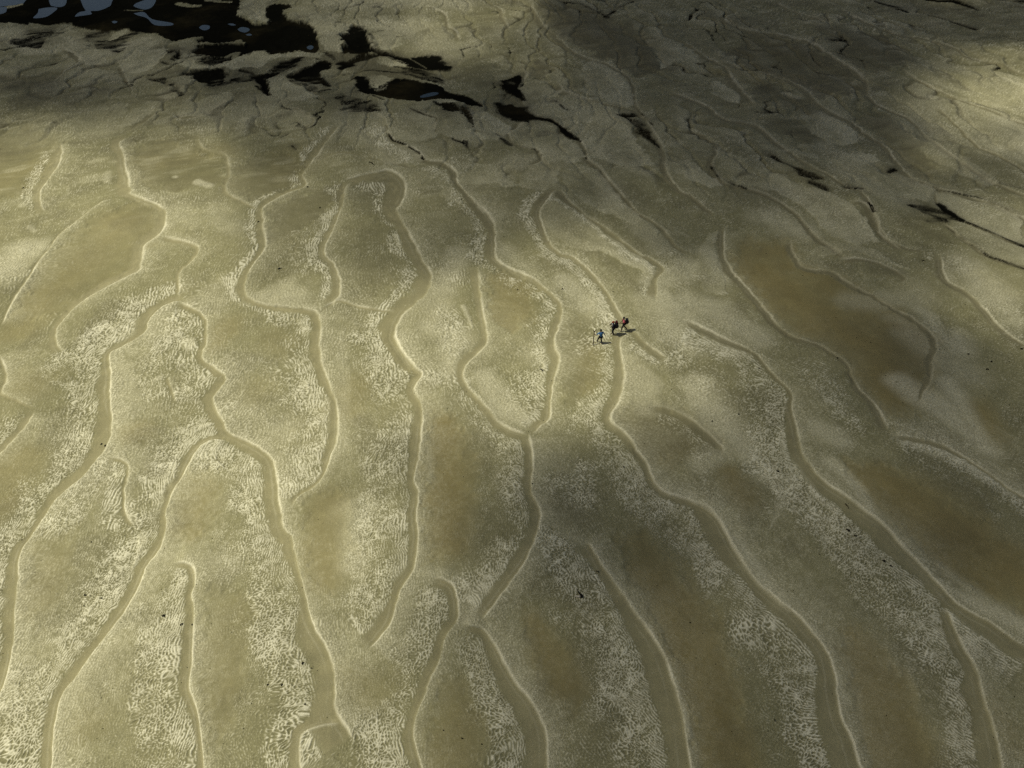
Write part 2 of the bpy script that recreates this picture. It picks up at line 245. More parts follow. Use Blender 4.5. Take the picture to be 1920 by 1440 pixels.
ALG = [
 (.62,[(25,76,8),(50,83,9),(75,88,5)]),(.6,[(200,74,10),(225,68,12),(245,62,8)]),(.5,[(190,84,12),(230,86,14)]),(.62,[(60,62,10),(90,58,10)]),
 (.75,[(385,100,16),(420,95,20),(450,92,14)]),(.6,[(385,120,12),(400,112,14),(430,104,14)]),
 (.62,[(348,140,8),(377,138,15),(410,135,14)]),(.55,[(385,158,9),(405,162,7)]),(.62,[(440,152,5),(460,150,8),(476,148,5)]),(.6,[(452,133,3),(470,137,3),(482,146,5)]),
 (.8,[(482,145,9),(492,155,8),(498,170,6),(506,183,4)]),(.56,[(548,110,8),(530,122,12),(510,134,9),(495,145,6)]),
 (.64,[(540,146,6),(565,138,13),(588,132,13)]),(.6,[(590,146,10),(608,154,6),(618,162,4)]),(.5,[(560,158,14)]),(.5,[(600,176,3),(620,170,5)]),
 (.55,[(280,151,3),(300,154,5),(322,161,5)]),(.52,[(325,172,4),(335,178,4),(343,186,3)]),(.55,[(610,100,3),(622,106,3),(627,112,2)]),(.55,[(600,130,6),(612,118,4)]),
 (.8,[(655,72,14),(668,80,18),(682,90,12)]),(.9,[(655,92,14),(680,95,14),(700,98,5)]),(.95,[(700,98,5),(720,103,5),(740,108,6),(762,116,7),(785,122,8),(805,126,8),(822,124,9),(840,125,4)]),(.8,[(800,116,12),(812,110,9)]),
 (.66,[(652,118,5),(680,110,9),(705,106,6)]),(.56,[(735,128,4),(765,132,10),(800,140,9),(828,150,5)]),(.55,[(640,138,1.5),(700,130,2),(760,136,3),(800,146,3)]),
 (.7,[(667,142,4),(684,150,7),(690,160,7),(692,170,6)]),(.9,[(692,171,4),(720,173,5),(735,175,5)]),(.68,[(820,193,6),(842,198,9),(858,207,5)]),(.6,[(870,215,4),(880,225,5),(888,240,3)]),(.5,[(640,185,8),(670,196,12),(700,203,7)]),
 (.6,[(640,208,1.6),(700,213,2)]),(.52,[(700,180,3),(720,190,3)]),(.52,[(770,206,2),(795,216,2),(818,224,2)]),(.6,[(722,243,1.5),(737,265,1.6),(760,272,1.6),(785,285,1.6),(795,302,1.6)]),
 (.7,[(975,140,4),(970,150,5),(968,162,6)]),(.72,[(948,160,8),(965,165,10),(975,175,6)]),(.75,[(976,177,4),(982,186,3)]),(.75,[(940,200,10),(958,205,16)]),(.85,[(952,212,10),(970,216,13),(990,218,8)]),
 (.8,[(998,218,3),(1030,224,3),(1050,236,3),(1066,252,5),(1082,260,4),(1092,267,2)]),(.6,[(1035,188,4),(1048,190,3)]),(.6,[(1050,194,2.4),(1060,202,2.4),(1068,207,1.5)]),
 (.7,[(1155,218,3),(1170,219,7),(1186,220,4)]),(.55,[(1190,230,6),(1204,237,5)]),(.6,[(1202,250,9),(1214,256,5),(1226,266,3),(1236,278,2)]),(.6,[(940,258,5),(950,265,4),(958,271,2)]),(.55,[(850,262,4),(870,270,4),(880,282,2)]),
 (.52,[(990,275,1.5),(1008,280,2),(1016,292,1.6)]),(.62,[(1088,280,2),(1096,292,1.8),(1100,300,1.5)]),
 (.6,[(1443,295,3),(1463,306,4),(1500,322,6)]),(.66,[(1500,325,5),(1522,332,6),(1540,336,3)]),(.56,[(1520,346,6),(1545,357,5)]),(.8,[(1585,353,1.6),(1600,355,1.6),(1616,357,1.5)]),
 (.66,[(1668,322,4),(1678,318,5)]),(.52,[(1682,330,4),(1700,338,5),(1722,347,4)]),(.8,[(1626,384,1.5),(1638,401,1.6)]),
 (.66,[(1708,387,4),(1735,392,7),(1760,398,7),(1775,400,6)]),(.8,[(1762,383,2.5),(1775,394,5),(1790,404,6),(1806,410,4)]),(.55,[(1740,415,6),(1770,410,8)]),
 (.6,[(1806,410,2),(1840,424,2),(1880,440,2),(1925,462,2.4)]),(.5,[(1775,424,1.8),(1813,450,1.8),(1853,480,1.8),(1925,506,1.8)]),(.5,[(1757,353,1.2),(1830,368,1.6),(1870,385,1.6),(1920,406,1.8)]),(.5,[(1840,325,1.2),(1880,343,1.6),(1920,352,1.4)]),
 (.6,[(1640,3,3),(1680,13,6),(1700,22,3)]),(.7,[(1740,0,4),(1790,4,5),(1815,12,4),(1835,20,3)]),(.6,[(1870,0,5),(1925,4,6)]),(.6,[(1740,30,2),(1780,40,2),(1830,56,2)]),(.55,[(1105,0,2),(1130,3,3)]),(.62,[(1128,25,2),(1138,30,4),(1150,22,3)]),(.5,[(1040,2,1.5),(1090,8,2),(1125,22,2)]),
 (.52,[(1167,0,2),(1190,4,2),(1158,16,2)]),(.5,[(1510,40,3),(1500,37,3)]),(.5,[(1333,315,2),(1350,335,2),(1400,350,1.6)]),(.48,[(1195,210,1.3),(1225,240,1.3)]),
 (.5,[(115,90,1.6),(140,83,1.6),(165,76,1.6)]),(.48,[(120,92,1.3),(135,100,1.5),(148,105,1.3)]),(.5,[(1910,100,0.2)]),
 (.4,[(525,262,1),(540,255,1)]),(.5,[(548,275,1.2),(556,282,1.2)])]
BRIGHTBAR = [
 (.97,[(335,5,7),(355,10,9),(372,10,8)]),(.8,[(16,12,8),(36,8,6)]),(.7,[(232,19,2),(268,18,2)]),(.9,[(385,0,4),(430,2,5)]),(.85,[(190,72,4),(215,60,6),(232,55,7)]),
 (.9,[(330,86,2),(350,78,4),(376,72,5)]),(.9,[(425,108,6),(445,100,7),(440,112,8)]),(.6,[(448,125,4),(475,115,4),(530,100,4)]),(.6,[(480,112,3),(560,103,3),(600,103,2)]),(.75,[(810,188,3),(830,186,3)]),(.7,[(737,92,1.3),(760,104,1.3),(800,127,1.3)]),(.6,[(690,150,0.5)]),(.8,[(702,158,6),(706,163,6)])]
POOLS = [
 [(-60,-40),(60,-30),(46,2),(38,6),(15,10),(-60,12)],[(-40,16),(8,12),(12,17),(6,24),(-30,30)],[(88,-20),(122,-20),(124,4),(115,12),(100,11),(93,6)],
 [(72,16),(90,13),(107,14),(100,22),(85,31),(62,33),(70,24)],[(140,-30),(215,-30),(209,4),(203,12),(185,19),(170,20),(172,25),(165,27),(150,29),(140,30),(148,22),(160,19),(155,10)],
 [(255,5),(275,-2),(292,-2),(285,12),(272,17),(258,14),(250,10)],[(250,24),(270,22),(285,35),(322,42),(320,47),(290,46),(275,33),(258,28)],[(209,40),(214,38),(220,40),(214,43)],
 [(373,50),(380,46),(392,47),(392,53),(383,56),(375,53)],[(445,54),(452,50),(463,51),(468,55),(460,60),(450,58)],[(426,44),(435,43),(442,46),(434,47)],[(575,87),(582,84),(588,87),(583,92),(576,90)],
 [(460,64),(468,62),(472,65),(465,66)],[(787,180),(795,176),(812,172),(822,173),(818,177),(800,181),(790,182)]]
SHADE = [(100,350,1),(300,450,1),(100,700,1),(400,700,.95),(600,600,.85),(100,1000,.95),(100,1350,.95),(400,1000,1),(450,1350,.9),(600,1200,.85),(700,700,.95),(700,1000,.9),(700,1350,.75),(850,400,.5),(700,400,.6),(560,400,.72),(900,600,.85),(1000,700,.95),(1050,500,.75),(1150,600,.85),(1100,750,.9),(1200,700,.8),(900,820,.8),(850,900,.65),(900,1000,.5),(1050,900,.4),(1080,980,.25),(1140,1000,.27),(1000,1000,.4),(1200,950,.42),(1200,830,.5),(1050,1150,.42),(900,1200,.55),(950,1400,.5),(1200,1300,.42),(1100,1420,.42),(1300,1100,.4),(1400,1300,.4),(1350,880,.45),(1500,900,.42),(1500,1100,.42),(1600,1400,.42),(1800,1400,.45),(1800,1200,.42),(1800,1000,.35),(1650,880,.38),(1680,680,.28),(1600,600,.4),(1450,500,.5),(1400,650,.5),(1300,600,.62),(1500,700,.42),(1800,700,.4),(1900,800,.45),(1850,560,.74),(1900,620,.62),(1900,480,.66),(1750,500,.5),(1650,450,.42),(1500,400,.4),(1300,400,.42),(1200,300,.38),(1000,350,.38),(900,350,.45),(1400,250,.25),(1300,100,.2),(1150,60,.2),(1450,80,.18),(1440,200,.15),(2200,300,.6),(2300,900,.7),(2200,1300,.6),(-300,300,.9),(-300,1000,1),(1500,100,.16),(1600,50,.18),(1560,170,.18),(1700,60,.35),(1800,40,.4),(1750,120,.42),(1850,140,.8),(1890,120,.7),(1930,180,1),(1800,175,.85),(1790,215,.8),(1850,200,.95),(1880,250,.66),(1740,190,.66),(1900,170,1),(1720,180,.5),(1850,250,.62),(1900,300,.5),(1900,380,.5),(1850,340,.42),(1930,20,.3),(1790,80,.35),(1650,260,.35),(1750,330,.38),(1850,420,.52),(1900,60,.38),(800,80,.68),(900,40,.66),(700,60,.55),(650,120,.5),(1000,100,.5),(850,200,.36),(1000,200,.35),(700,280,.48),(600,200,.36),(450,180,.38),(550,260,.5),(300,220,.5),(350,300,.8),(200,180,.4),(80,170,.33),(60,130,.4),(200,90,.5),(60,240,.65),(200,250,.75),(100,300,.95),(100,60,.4),(300,40,.4),(500,40,.45),(550,30,.5)]
# raised pale lobes of sand between the channels (survey outlines)
BANKS = [(k,P) for k,P in [
 (.8,[(1100,118),(1112,113),(1130,117),(1145,128),(1160,145),(1180,158),(1188,180),(1190,200),(1175,205),(1150,195),(1110,180),(1085,173),(1100,160),(1090,140),(1093,125)]),
 (.7,[(985,185),(975,165),(985,145),(1000,145),(1020,150),(1050,170),(1040,180),(1000,186)]),
 (.7,[(1050,180),(1070,173),(1100,182),(1140,200),(1165,215),(1150,225),(1110,212),(1080,215),(1060,200),(1047,190)]),
 (.8,[(980,190),(1000,187),(1035,190),(1060,208),(1100,215),(1150,225),(1180,245),(1200,270),(1215,290),(1225,310),(1180,320),(1150,310),(1110,300),(1105,280),(1080,255),(1050,230),(1010,215)]),
 (.75,[(960,245),(975,228),(1000,222),(1030,232),(1060,255),(1085,270),(1095,295),(1080,305),(1050,310),(1020,305),(1018,290),(1000,277),(970,272),(955,262)]),
 (.8,[(815,230),(822,220),(840,215),(870,217),(888,240),(893,250),(940,255),(930,262),(890,262),(860,265),(830,255),(818,250)]),
 (.75,[(725,222),(750,210),(790,215),(818,225),(815,245),(820,255),(790,262),(770,265),(740,262),(728,245)]),
 (.6,[(640,220),(680,212),(715,215),(722,235),(730,255),(700,262),(660,262),(640,260)]),
 (.9,[(880,195),(900,205),(940,225),(960,235),(950,250),(895,248),(888,230)]),
 (.8,[(700,280),(730,270),(760,275),(790,290),(795,300),(760,310),(720,312),(705,300)]),
 (.6,[(760,320),(840,325),(850,340),(855,370),(870,385),(840,375),(800,350),(770,340)]),
 (.7,[(850,310),(880,300),(930,315),(960,335),(970,345),(950,350),(930,345),(870,345),(857,330)]),
 (.7,[(975,330),(990,315),(1020,312),(1050,318),(1045,345),(1020,360),(990,355),(975,345)]),
 (.8,[(1050,330),(1080,310),(1120,320),(1145,350),(1170,380),(1200,405),(1240,435),(1230,440),(1180,420),(1120,395),(1075,375),(1060,350)]),
 (.75,[(1015,395),(1050,385),(1090,405),(1140,440),(1190,475),(1235,500),(1225,520),(1190,505),(1130,475),(1080,470),(1040,450),(1020,420)]),
 (.8,[(1240,300),(1255,290),(1280,298),(1320,320),(1360,345),(1330,350),(1290,340),(1250,320)]),
 (.8,[(1280,85),(1300,92),(1308,105),(1290,110),(1270,100)]),(.9,[(1340,150),(1370,165),(1388,185),(1385,195),(1360,190),(1330,175)]),
 (1.,[(1500,218),(1530,213),(1570,225),(1600,240),(1608,262),(1590,272),(1550,265),(1520,240)]),
 (.9,[(1560,290),(1610,285),(1640,290),(1648,300),(1620,310),(1570,305)]),(.9,[(1450,285),(1480,283),(1540,295),(1545,300),(1500,295)]),
 (.8,[(1340,280),(1345,310),(1380,345),(1420,350),(1480,370),(1520,400),(1560,440),(1600,460),(1650,455),(1630,420),(1600,385),(1560,365),(1500,350),(1440,320),(1390,300),(1360,290)]),
 (.8,[(1600,335),(1690,325),(1760,352),(1740,380),(1690,370),(1640,362),(1600,350)]),(.85,[(1765,355),(1810,370),(1870,385),(1920,410),(1920,455),(1860,425),(1800,400),(1765,385)]),
 (.85,[(1780,425),(1840,435),(1940,470),(1940,505),(1860,480),(1810,450)]),(.6,[(1690,140),(1730,110),(1790,115),(1860,130),(1940,150),(1940,225),(1850,200),(1790,175),(1730,150)]),
 (1.,[(1755,200),(1800,198),(1860,215),(1940,240),(1940,315),(1870,285),(1820,255),(1790,225)]),(.6,[(1660,215),(1700,225),(1760,265),(1820,305),(1880,340),(1850,345),(1790,320),(1740,290),(1690,250)]),
 (.7,[(1210,70),(1270,85),(1310,100),(1310,115),(1270,115),(1240,130),(1235,110)]),
 (.7,[(213,245),(250,205),(290,203),(294,212),(262,232),(220,243)]),(.5,[(110,235),(110,215),(140,205),(200,200),(240,195),(235,215),(190,240),(150,240)]),
 (.7,[(330,222),(335,212),(390,190),(430,175),(445,190),(400,212),(370,225),(340,228)]),(.6,[(400,215),(480,200),(520,205),(500,225),(460,225),(430,230)]),
 (.5,[(465,220),(520,205),(570,212),(588,228),(570,245),(530,240)]),(.6,[(1350,420),(1330,440),(1310,470),(1300,500),(1320,545),(1362,545),(1350,500),(1345,460)]),
 (.6,[(1500,487),(1527,500),(1563,507),(1540,480),(1600,470),(1650,490),(1690,500),(1640,470),(1580,455),(1530,460)]),
 # lobes in front of and inside the dark mats
 (.8,[(100,55),(115,44),(130,42),(137,47),(133,52),(145,57),(158,60),(160,68),(150,72),(135,76),(124,86),(150,77),(170,76),(178,80),(182,90),(200,105),(205,115),(190,122),(160,125),(150,115),(152,105),(140,100),(125,92),(110,92),(95,95),(75,98),(45,105),(25,112),(45,100),(80,90),(85,80),(95,70)]),
 (.8,[(-20,52),(25,43),(40,44),(44,50),(38,60),(20,66),(-20,74)]),(.8,[(195,75),(215,60),(220,52),(235,50),(243,54),(225,65),(205,73)]),
 (.9,[(240,70),(260,63),(285,63),(298,70),(298,80),(285,88),(275,95),(300,92),(315,92),(310,100),(300,112),(290,130),(260,140),(240,142),(228,132),(222,120),(212,112),(225,105),(232,95),(237,82)]),
 (.8,[(335,87),(370,85),(372,95),(362,100),(385,105),(380,112),(365,118),(375,125),(395,126),(425,118),(450,108),(465,100),(475,96),(500,95),(505,103),(530,100),(560,97),(590,100),(610,100),(600,108),(575,107),(545,104),(520,108),(500,120),(485,130),(470,128),(440,131),(420,128),(400,130),(370,132),(340,128),(333,118),(340,105)]),
 (.8,[(500,152),(530,142),(545,132),(570,117),(590,110),(603,112),(590,120),(570,126),(545,136),(535,146),(545,158),(570,168),(600,185),(560,195),(530,190),(512,185),(505,170)]),
 (.9,[(690,55),(700,75),(712,95),(725,98),(740,92),(755,85),(755,60),(740,52),(710,50)]),(.8,[(710,108),(725,105),(745,110),(765,120),(760,124),(730,122),(712,118)]),
 (.8,[(693,140),(710,138),(735,145),(728,155),(725,165),(710,170),(700,168),(693,160)]),(.8,[(808,186),(830,184),(858,190),(850,195),(820,192)]),
 (.7,[(452,-5),(455,25),(475,40),(500,45),(503,38),(492,25),(500,8),(515,-5)]),(.8,[(540,20),(545,10),(580,15),(600,30),(610,45),(640,60),(640,100),(610,98),(602,80),(600,60),(575,42),(545,36)])]]
ALG += [(.42,[(40,80,50),(110,75,30),(190,80,36),(225,90,30)]),(.55,[(330,100,40),(400,112,60),(450,132,56),(430,150,46)]),(.45,[(520,120,46),(560,150,56),(520,150,36)]),
 (.5,[(650,110,50),(760,135,80),(700,160,60)]),(.3,[(640,190,60)]),(.38,[(880,210,50),(850,205,40)]),(.5,[(960,168,36),(960,215,46)]),(.35,[(560,60,50),(540,70,50)]),(.34,[(560,150,160),(400,140,130)]),
 (.36,[(1790,20,60),(1700,15,60)]),(.3,[(1500,320,50)]),(.36,[(1750,405,50)])]
WET_SHADE += [(.45,[(1000,40,80),(1200,60,120),(1400,80,140),(1600,90,120)]),(.4,[(1250,200,120),(1450,220,120)]),(.3,[(1000,400,80),(1200,460,80)]),(.35,[(1650,280,60),(1780,340,50)]),(.3,[(850,240,120),(1000,300,100)]),(.3,[(300,140,200)])]

ALG += [(.7,[(350,112,5),(372,106,5)]),(.66,[(425,140,6),(400,146,10),(380,150,10)]),(.7,[(520,126,9),(548,114,9),(560,108,6)]),(.62,[(470,128,4),(440,122,5),(415,120,5)]),
 (.66,[(330,108,5),(345,116,5),(335,100,5)]),(.62,[(330,118,3),(322,112,4)]),(.7,[(585,142,12),(600,150,10),(570,150,12)]),(.6,[(555,170,10),(590,172,9)]),(.7,[(640,118,6),(655,122,6),(640,128,5)]),
 (.62,[(740,124,5),(770,128,8),(795,136,8)]),(.6,[(690,205,8),(660,205,8),(715,212,3)]),(.66,[(800,110,10),(815,120,12),(835,128,6)]),(.66,[(830,196,8),(846,202,8)]),(.62,[(868,205,6),(880,220,6)]),
 (.66,[(945,206,12),(935,196,8)]),(.62,[(250,85,10),(225,95,8),(215,88,10)]),(.55,[(90,62,20),(60,70,14),(100,80,10)]),(.55,[(190,60,10),(170,66,10)]),(.6,[(300,95,8),(320,98,6)]),(.6,[(305,118,4),(318,124,5)]),
 (.6,[(480,165,3),(500,180,4)]),(.55,[(430,158,6),(410,164,6),(400,168,4)]),(.6,[(1090,290,3),(1070,272,4)]),(.6,[(1170,222,6),(1195,238,7),(1212,250,7)])]
BRIGHTBAR += []

BASINS = [(1,.95,.12,[(1385,455),(1430,445),(1480,450),(1500,487),(1563,507),(1633,547),(1680,577),(1723,603),(1750,627),(1755,647),(1747,707),(1735,760),(1700,790),(1665,785),(1640,757),(1603,713),(1590,683),(1540,647),(1497,630),(1437,577),(1390,517),(1380,480)]),
 (1,.95,.1,[(1590,870),(1650,870),(1720,905),(1780,950),(1850,990),(1940,1040),(1940,1160),(1850,1120),(1780,1080),(1700,1010),(1640,960),(1600,910)]),
 (.9,.3,.55,[(1160,775),(1200,757),(1250,758),(1300,780),(1345,815),(1352,842),(1320,850),(1270,845),(1210,860),(1180,825)]),
 (1,.9,.15,[(1165,1010),(1210,980),(1260,1050),(1330,1150),(1380,1250),(1410,1500),(1320,1500),(1300,1330),(1270,1230),(1215,1130),(1170,1060)]),
 (1,.85,.12,[(1590,1180),(1640,1200),(1700,1290),(1740,1380),(1750,1500),(1650,1500),(1620,1380),(1600,1300),(1575,1220)]),
 (1,.8,.08,[(800,765),(850,770),(880,820),(890,900),(882,1000),(850,1050),(805,1050),(796,950),(796,850)]),
 (.8,.5,.05,[(910,510),(960,505),(1000,530),(1000,590),(960,625),(918,600)]),
 (.8,.5,0,[(240,385),(290,390),(305,410),(300,440),(265,470),(250,500),(195,530),(120,585),(60,600),(30,590),(60,530),(110,455),(160,415)]),
 (.9,.7,.05,[(580,935),(620,920),(648,960),(650,1080),(622,1120),(578,1080),(566,1000)]),
 (.9,.65,.05,[(335,885),(395,870),(408,950),(382,1020),(335,1005),(322,935)]),
 (.8,.45,.1,[(380,1110),(460,1100),(475,1200),(445,1350),(405,1400),(380,1300)]),
 (.7,.5,0,[(50,1010),(130,1000),(135,1080),(85,1160),(38,1150)]),
 (.9,.75,.1,[(985,1150),(1010,1160),(1060,1220),(1100,1300),(1080,1340),(1040,1290),(1000,1210)]),
 (.8,.5,.05,[(820,1290),(860,1270),(900,1330),(905,1440),(900,1500),(800,1500),(785,1380)]),
 (1,.35,.85,[(1005,20),(1100,5),(1130,30),(1230,70),(1290,130),(1240,135),(1200,150),(1140,118),(1060,75)]),
 (1,.35,.85,[(1400,60),(1460,70),(1550,105),(1615,145),(1620,168),(1540,188),(1470,150),(1400,130),(1350,110)]),
 (1,.2,.9,[(1540,70),(1650,65),(1700,100),(1690,130),(1640,140),(1580,115)]),
 (1,.2,.7,[(1640,200),(1700,240),(1760,300),(1740,340),(1690,310),(1640,250),(1600,225)]),
 (1,.1,.8,[(1395,168),(1440,160),(1490,178),(1520,195),(1480,205),(1420,195)]),
 (1,.1,.75,[(1420,228),(1500,222),(1560,262),(1540,272),(1470,262)]),
 (1,.1,.8,[(985,140),(1000,115),(1030,118),(1035,130),(1020,140),(1000,150)]),
 (.9,.2,.45,[(460,305),(500,290),(565,300),(560,345),(520,365),(470,375),(432,350),(435,320)]),
 (.9,.1,.5,[(500,405),(540,370),(600,355),(640,345),(640,370),(610,400),(540,450),(500,460)]),
 (.9,.3,.3,[(250,285),(300,272),(370,280),(390,300),(415,310),(420,345),(380,350),(320,360),(258,350)]),
 (.9,.45,.05,[(-30,250),(60,240),(105,262),(108,300),(80,335),(60,360),(-30,380)]),
 (.7,.0,.4,[(660,340),(740,330),(750,370),(730,420),(700,420),(660,380)]),
 (.6,.1,.35,[(1040,620),(1080,590),(1110,610),(1120,700),(1080,750),(1050,700)])]

ALGP = [(.85,[(590,108),(612,112),(625,118),(618,128),(600,135),(608,150),(620,162),(605,160),(585,152),(560,152),(540,150),(545,142),(565,135),(585,122)]),
 (.8,[(485,142),(500,140),(520,128),(545,116),(565,108),(560,120),(540,132),(520,142),(505,150),(512,165),(508,182),(500,178),(490,160)]),
 (.82,[(355,135),(380,131),(418,130),(425,145),(420,158),(400,165),(380,158),(362,150)]),(.85,[(660,48),(685,55),(690,75),(700,95),(690,103),(655,105),(650,85),(645,70)]),
 (.95,[(700,98),(760,108),(790,105),(815,115),(845,125),(820,131),(780,128),(740,115)]),(.85,[(668,140),(685,142),(695,152),(692,165),(705,172),(690,178),(672,170),(665,158)]),
 (.85,[(360,88),(400,84),(450,82),(480,95),(470,104),(430,108),(395,108),(370,100)]),(.75,[(375,112),(395,112),(440,104),(465,100),(430,120),(400,128),(380,124)]),
 (.8,[(820,190),(850,192),(860,205),(850,212),(830,208)]),(.75,[(868,205),(885,222),(892,246),(880,240),(870,222)]),(.85,[(940,150),(975,138),(972,160),(980,178),(985,190),(965,180),(942,168)]),
 (.95,[(935,195),(960,192),(985,205),(1005,218),(990,226),(960,224),(938,212)]),(.75,[(20,72),(50,72),(90,80),(78,90),(40,88)]),(.7,[(180,80),(225,68),(240,75),(225,92),(195,92)]),
 (.65,[(750,126),(790,132),(830,145),(835,154),(790,148),(755,138)]),(.45,[(640,185),(690,190),(720,205),(690,210),(640,206)]),(.75,[(330,98),(345,95),(352,108),(345,120),(332,115)]),
 (.7,[(440,148),(470,146),(480,152),(465,158),(445,156)]),(.7,[(1160,214),(1190,216),(1200,224),(1180,224)]),(.7,[(1195,245),(1215,250),(1235,278),(1222,270),(1205,258)]),(.65,[(1480,318),(1530,328),(1545,340),(1520,342),(1495,330)]),
 (.7,[(1700,386),(1740,390),(1790,402),(1806,412),(1770,412),(1730,402)])]
SOFTDRY += [(1.,[(1375,1005,14),(1420,1070,24),(1475,1140,28),(1530,1190,20),(1568,1260,16),(1585,1330,16),(1610,1410,14)]),(1.,[(1700,1045,14),(1760,1100,22),(1830,1140,26),(1920,1185,28)]),
 (.9,[(1695,820,16),(1790,855,20),(1860,900,18),(1935,945,16)]),(.9,[(1640,985,12),(1610,920,22),(1560,870,24)]),(.85,[(1300,720,36),(1380,820,46),(1440,880,40)]),(.8,[(1530,800,36),(1580,830,30)]),
 (.9,[(1130,1050,8),(1175,1120,10),(1225,1190,12),(1262,1270,12),(1290,1380,12)]),(.9,[(920,1190,10),(965,1265,14),(1010,1330,12),(1030,1430,12)]),(.8,[(1290,930,22),(1240,905,18)]),(.9,[(880,1160,20),(900,1100,16),(930,1120,20)]),
 (.8,[(790,1075,20),(830,1080,18)]),(.9,[(1690,720,30),(1760,760,40),(1850,840,30),(1780,720,30)]),(.8,[(1730,580,30),(1800,660,36),(1790,620,30)]),(.9,[(1240,560,40),(1300,610,40),(1370,650,30)])]


# ------------------------------------------------------------------ terrain sheet (fan of quads, finer towards the viewer)
STEP = 1.35
xs_px = np.arange(-680, 2600, STEP)
ys_px = np.arange(1760, -190, -STEP)
NR, NC = len(ys_px), len(xs_px)
_, gy = ground(np.full(NR, 960.0), ys_px)
U = (xs_px - 960.0) / FPX
DEP = gy * CP + H * SP_
X = (U[None, :] * DEP[:, None])
Y = np.repeat(gy[:, None], NC, 1)
SC = np.repeat((DEP / FPX)[:, None], NC, 1)

F32 = np.float32
X = X.astype(F32); Y = Y.astype(F32); SC = SC.astype(F32)
Z = np.zeros((NR, NC), F32)
dry = np.zeros((NR, NC), F32)
edge = np.zeros((NR, NC), F32)
chan = np.zeros((NR, NC), F32)
spk = np.zeros((NR, NC), F32)
tan_ = np.zeros((NR, NC), F32)
wet_shade = np.zeros((NR, NC), F32)
alg = np.zeros((NR, NC), F32)
nearch = np.zeros((NR, NC), F32)


def window(x0, x1, y0, y1, m):
    """rows / cols of the sheet around a box given in survey pixels"""
    c0 = max(0, int((x0 - m - xs_px[0]) / STEP)); c1 = min(NC, int((x1 + m - xs_px[0]) / STEP) + 2)
    r0 = max(0, int((ys_px[0] - (y1 + m)) / STEP)); r1 = min(NR, int((ys_px[0] - (y0 - m)) / STEP) + 2)
    return slice(r0, r1), slice(c0, c1)


def catmull(P, n=5):
    P = np.array(P, float)
    Q = np.vstack([2 * P[0] - P[1], P, 2 * P[-1] - P[-2]])
    out = []
    for i in range(1, len(Q) - 2):
        p0, p1, p2, p3 = Q[i - 1], Q[i], Q[i + 1], Q[i + 2]
        for k in range(n):
            t = k / n
            out.append(0.5 * ((2 * p1) + (-p0 + p2) * t + (2 * p0 - 5 * p1 + 4 * p2 - p3) * t * t + (-p0 + 3 * p1 - 3 * p2 + p3) * t ** 3))
    out.append(P[-1])
    return np.array(out)


def line_field(P, m):
    """signed distance (survey px, + on the bank side), position along the line"""
    Q = catmull(P)
    rs, cs = window(Q[:, 0].min(), Q[:, 0].max(), Q[:, 1].min(), Q[:, 1].max(), m)
    x, y, sc = X[rs, cs], Y[rs, cs], SC[rs, cs]
    D = np.full(x.shape, 1e6, F32); S = np.full(x.shape, 1e6, F32); T = np.zeros(x.shape, F32)
    gx, gyy = ground(Q[:, 0], Q[:, 1])
    cum = np.concatenate([[0], np.cumsum(np.hypot(np.diff(Q[:, 0]), np.diff(Q[:, 1])))])
    L = cum[-1]
    r_off, c_off = rs.start, cs.start
    for i in range(len(Q) - 1):
        rr, cc = window(min(Q[i, 0], Q[i + 1, 0]), max(Q[i, 0], Q[i + 1, 0]), min(Q[i, 1], Q[i + 1, 1]), max(Q[i, 1], Q[i + 1, 1]), m)
        a = slice(max(0, rr.start - r_off), max(0, rr.stop - r_off)); b = slice(max(0, cc.start - c_off), max(0, cc.stop - c_off))
        xx, yy = x[a, b] - gx[i], y[a, b] - gyy[i]
        if xx.size == 0: continue
        dx, dy = gx[i + 1] - gx[i], gyy[i + 1] - gyy[i]
        l2 = dx * dx + dy * dy + 1e-12
        t = np.clip((xx * dx + yy * dy) / l2, 0, 1)
        d = np.hypot(xx - t * dx, yy - t * dy)
        cr = dx * yy - dy * xx
        Dw = D[a, b]; k = d < Dw
        Dw[k] = d[k]
        S[a, b][k] = (np.where(cr >= 0, 1, -1) * d)[k]
        T[a, b][k] = (cum[i] + t * (cum[i + 1] - cum[i]))[k]
    return rs, cs, S / sc, T, L


def vnoise(x, y, s, seed):
    """smooth value noise, period-free, cell size s metres"""
    r = np.random.default_rng(seed)
    G = r.standard_normal((256, 256)).astype(F32)
    fx, fy = x / s, y / s
    ix, iy = np.floor(fx).astype(np.int32), np.floor(fy).astype(np.int32)
    tx, ty = (fx - ix).astype(F32), (fy - iy).astype(F32)
    tx = tx * tx * (3 - 2 * tx); ty = ty * ty * (3 - 2 * ty)
    a = G[iy & 255, ix & 255]; b = G[iy & 255, (ix + 1) & 255]
    c = G[(iy + 1) & 255, ix & 255]; d = G[(iy + 1) & 255, (ix + 1) & 255]
    return (a * (1 - tx) + b * tx) * (1 - ty) + (c * (1 - tx) + d * tx) * ty


# gentle wobble of every traced edge so that no line is a clean curve
WOB = (vnoise(X, Y, 1.1, 11) * 1.1 + vnoise(X, Y, 0.35, 12) * 0.7).astype(F32)
PATCH = vnoise(X, Y, 3.1, 13) + 0.6 * vnoise(X, Y, 1.3, 14)
LOWW = vnoise(X, Y, 5.0, 15)
JIT = vnoise(X, Y, 0.22, 16)

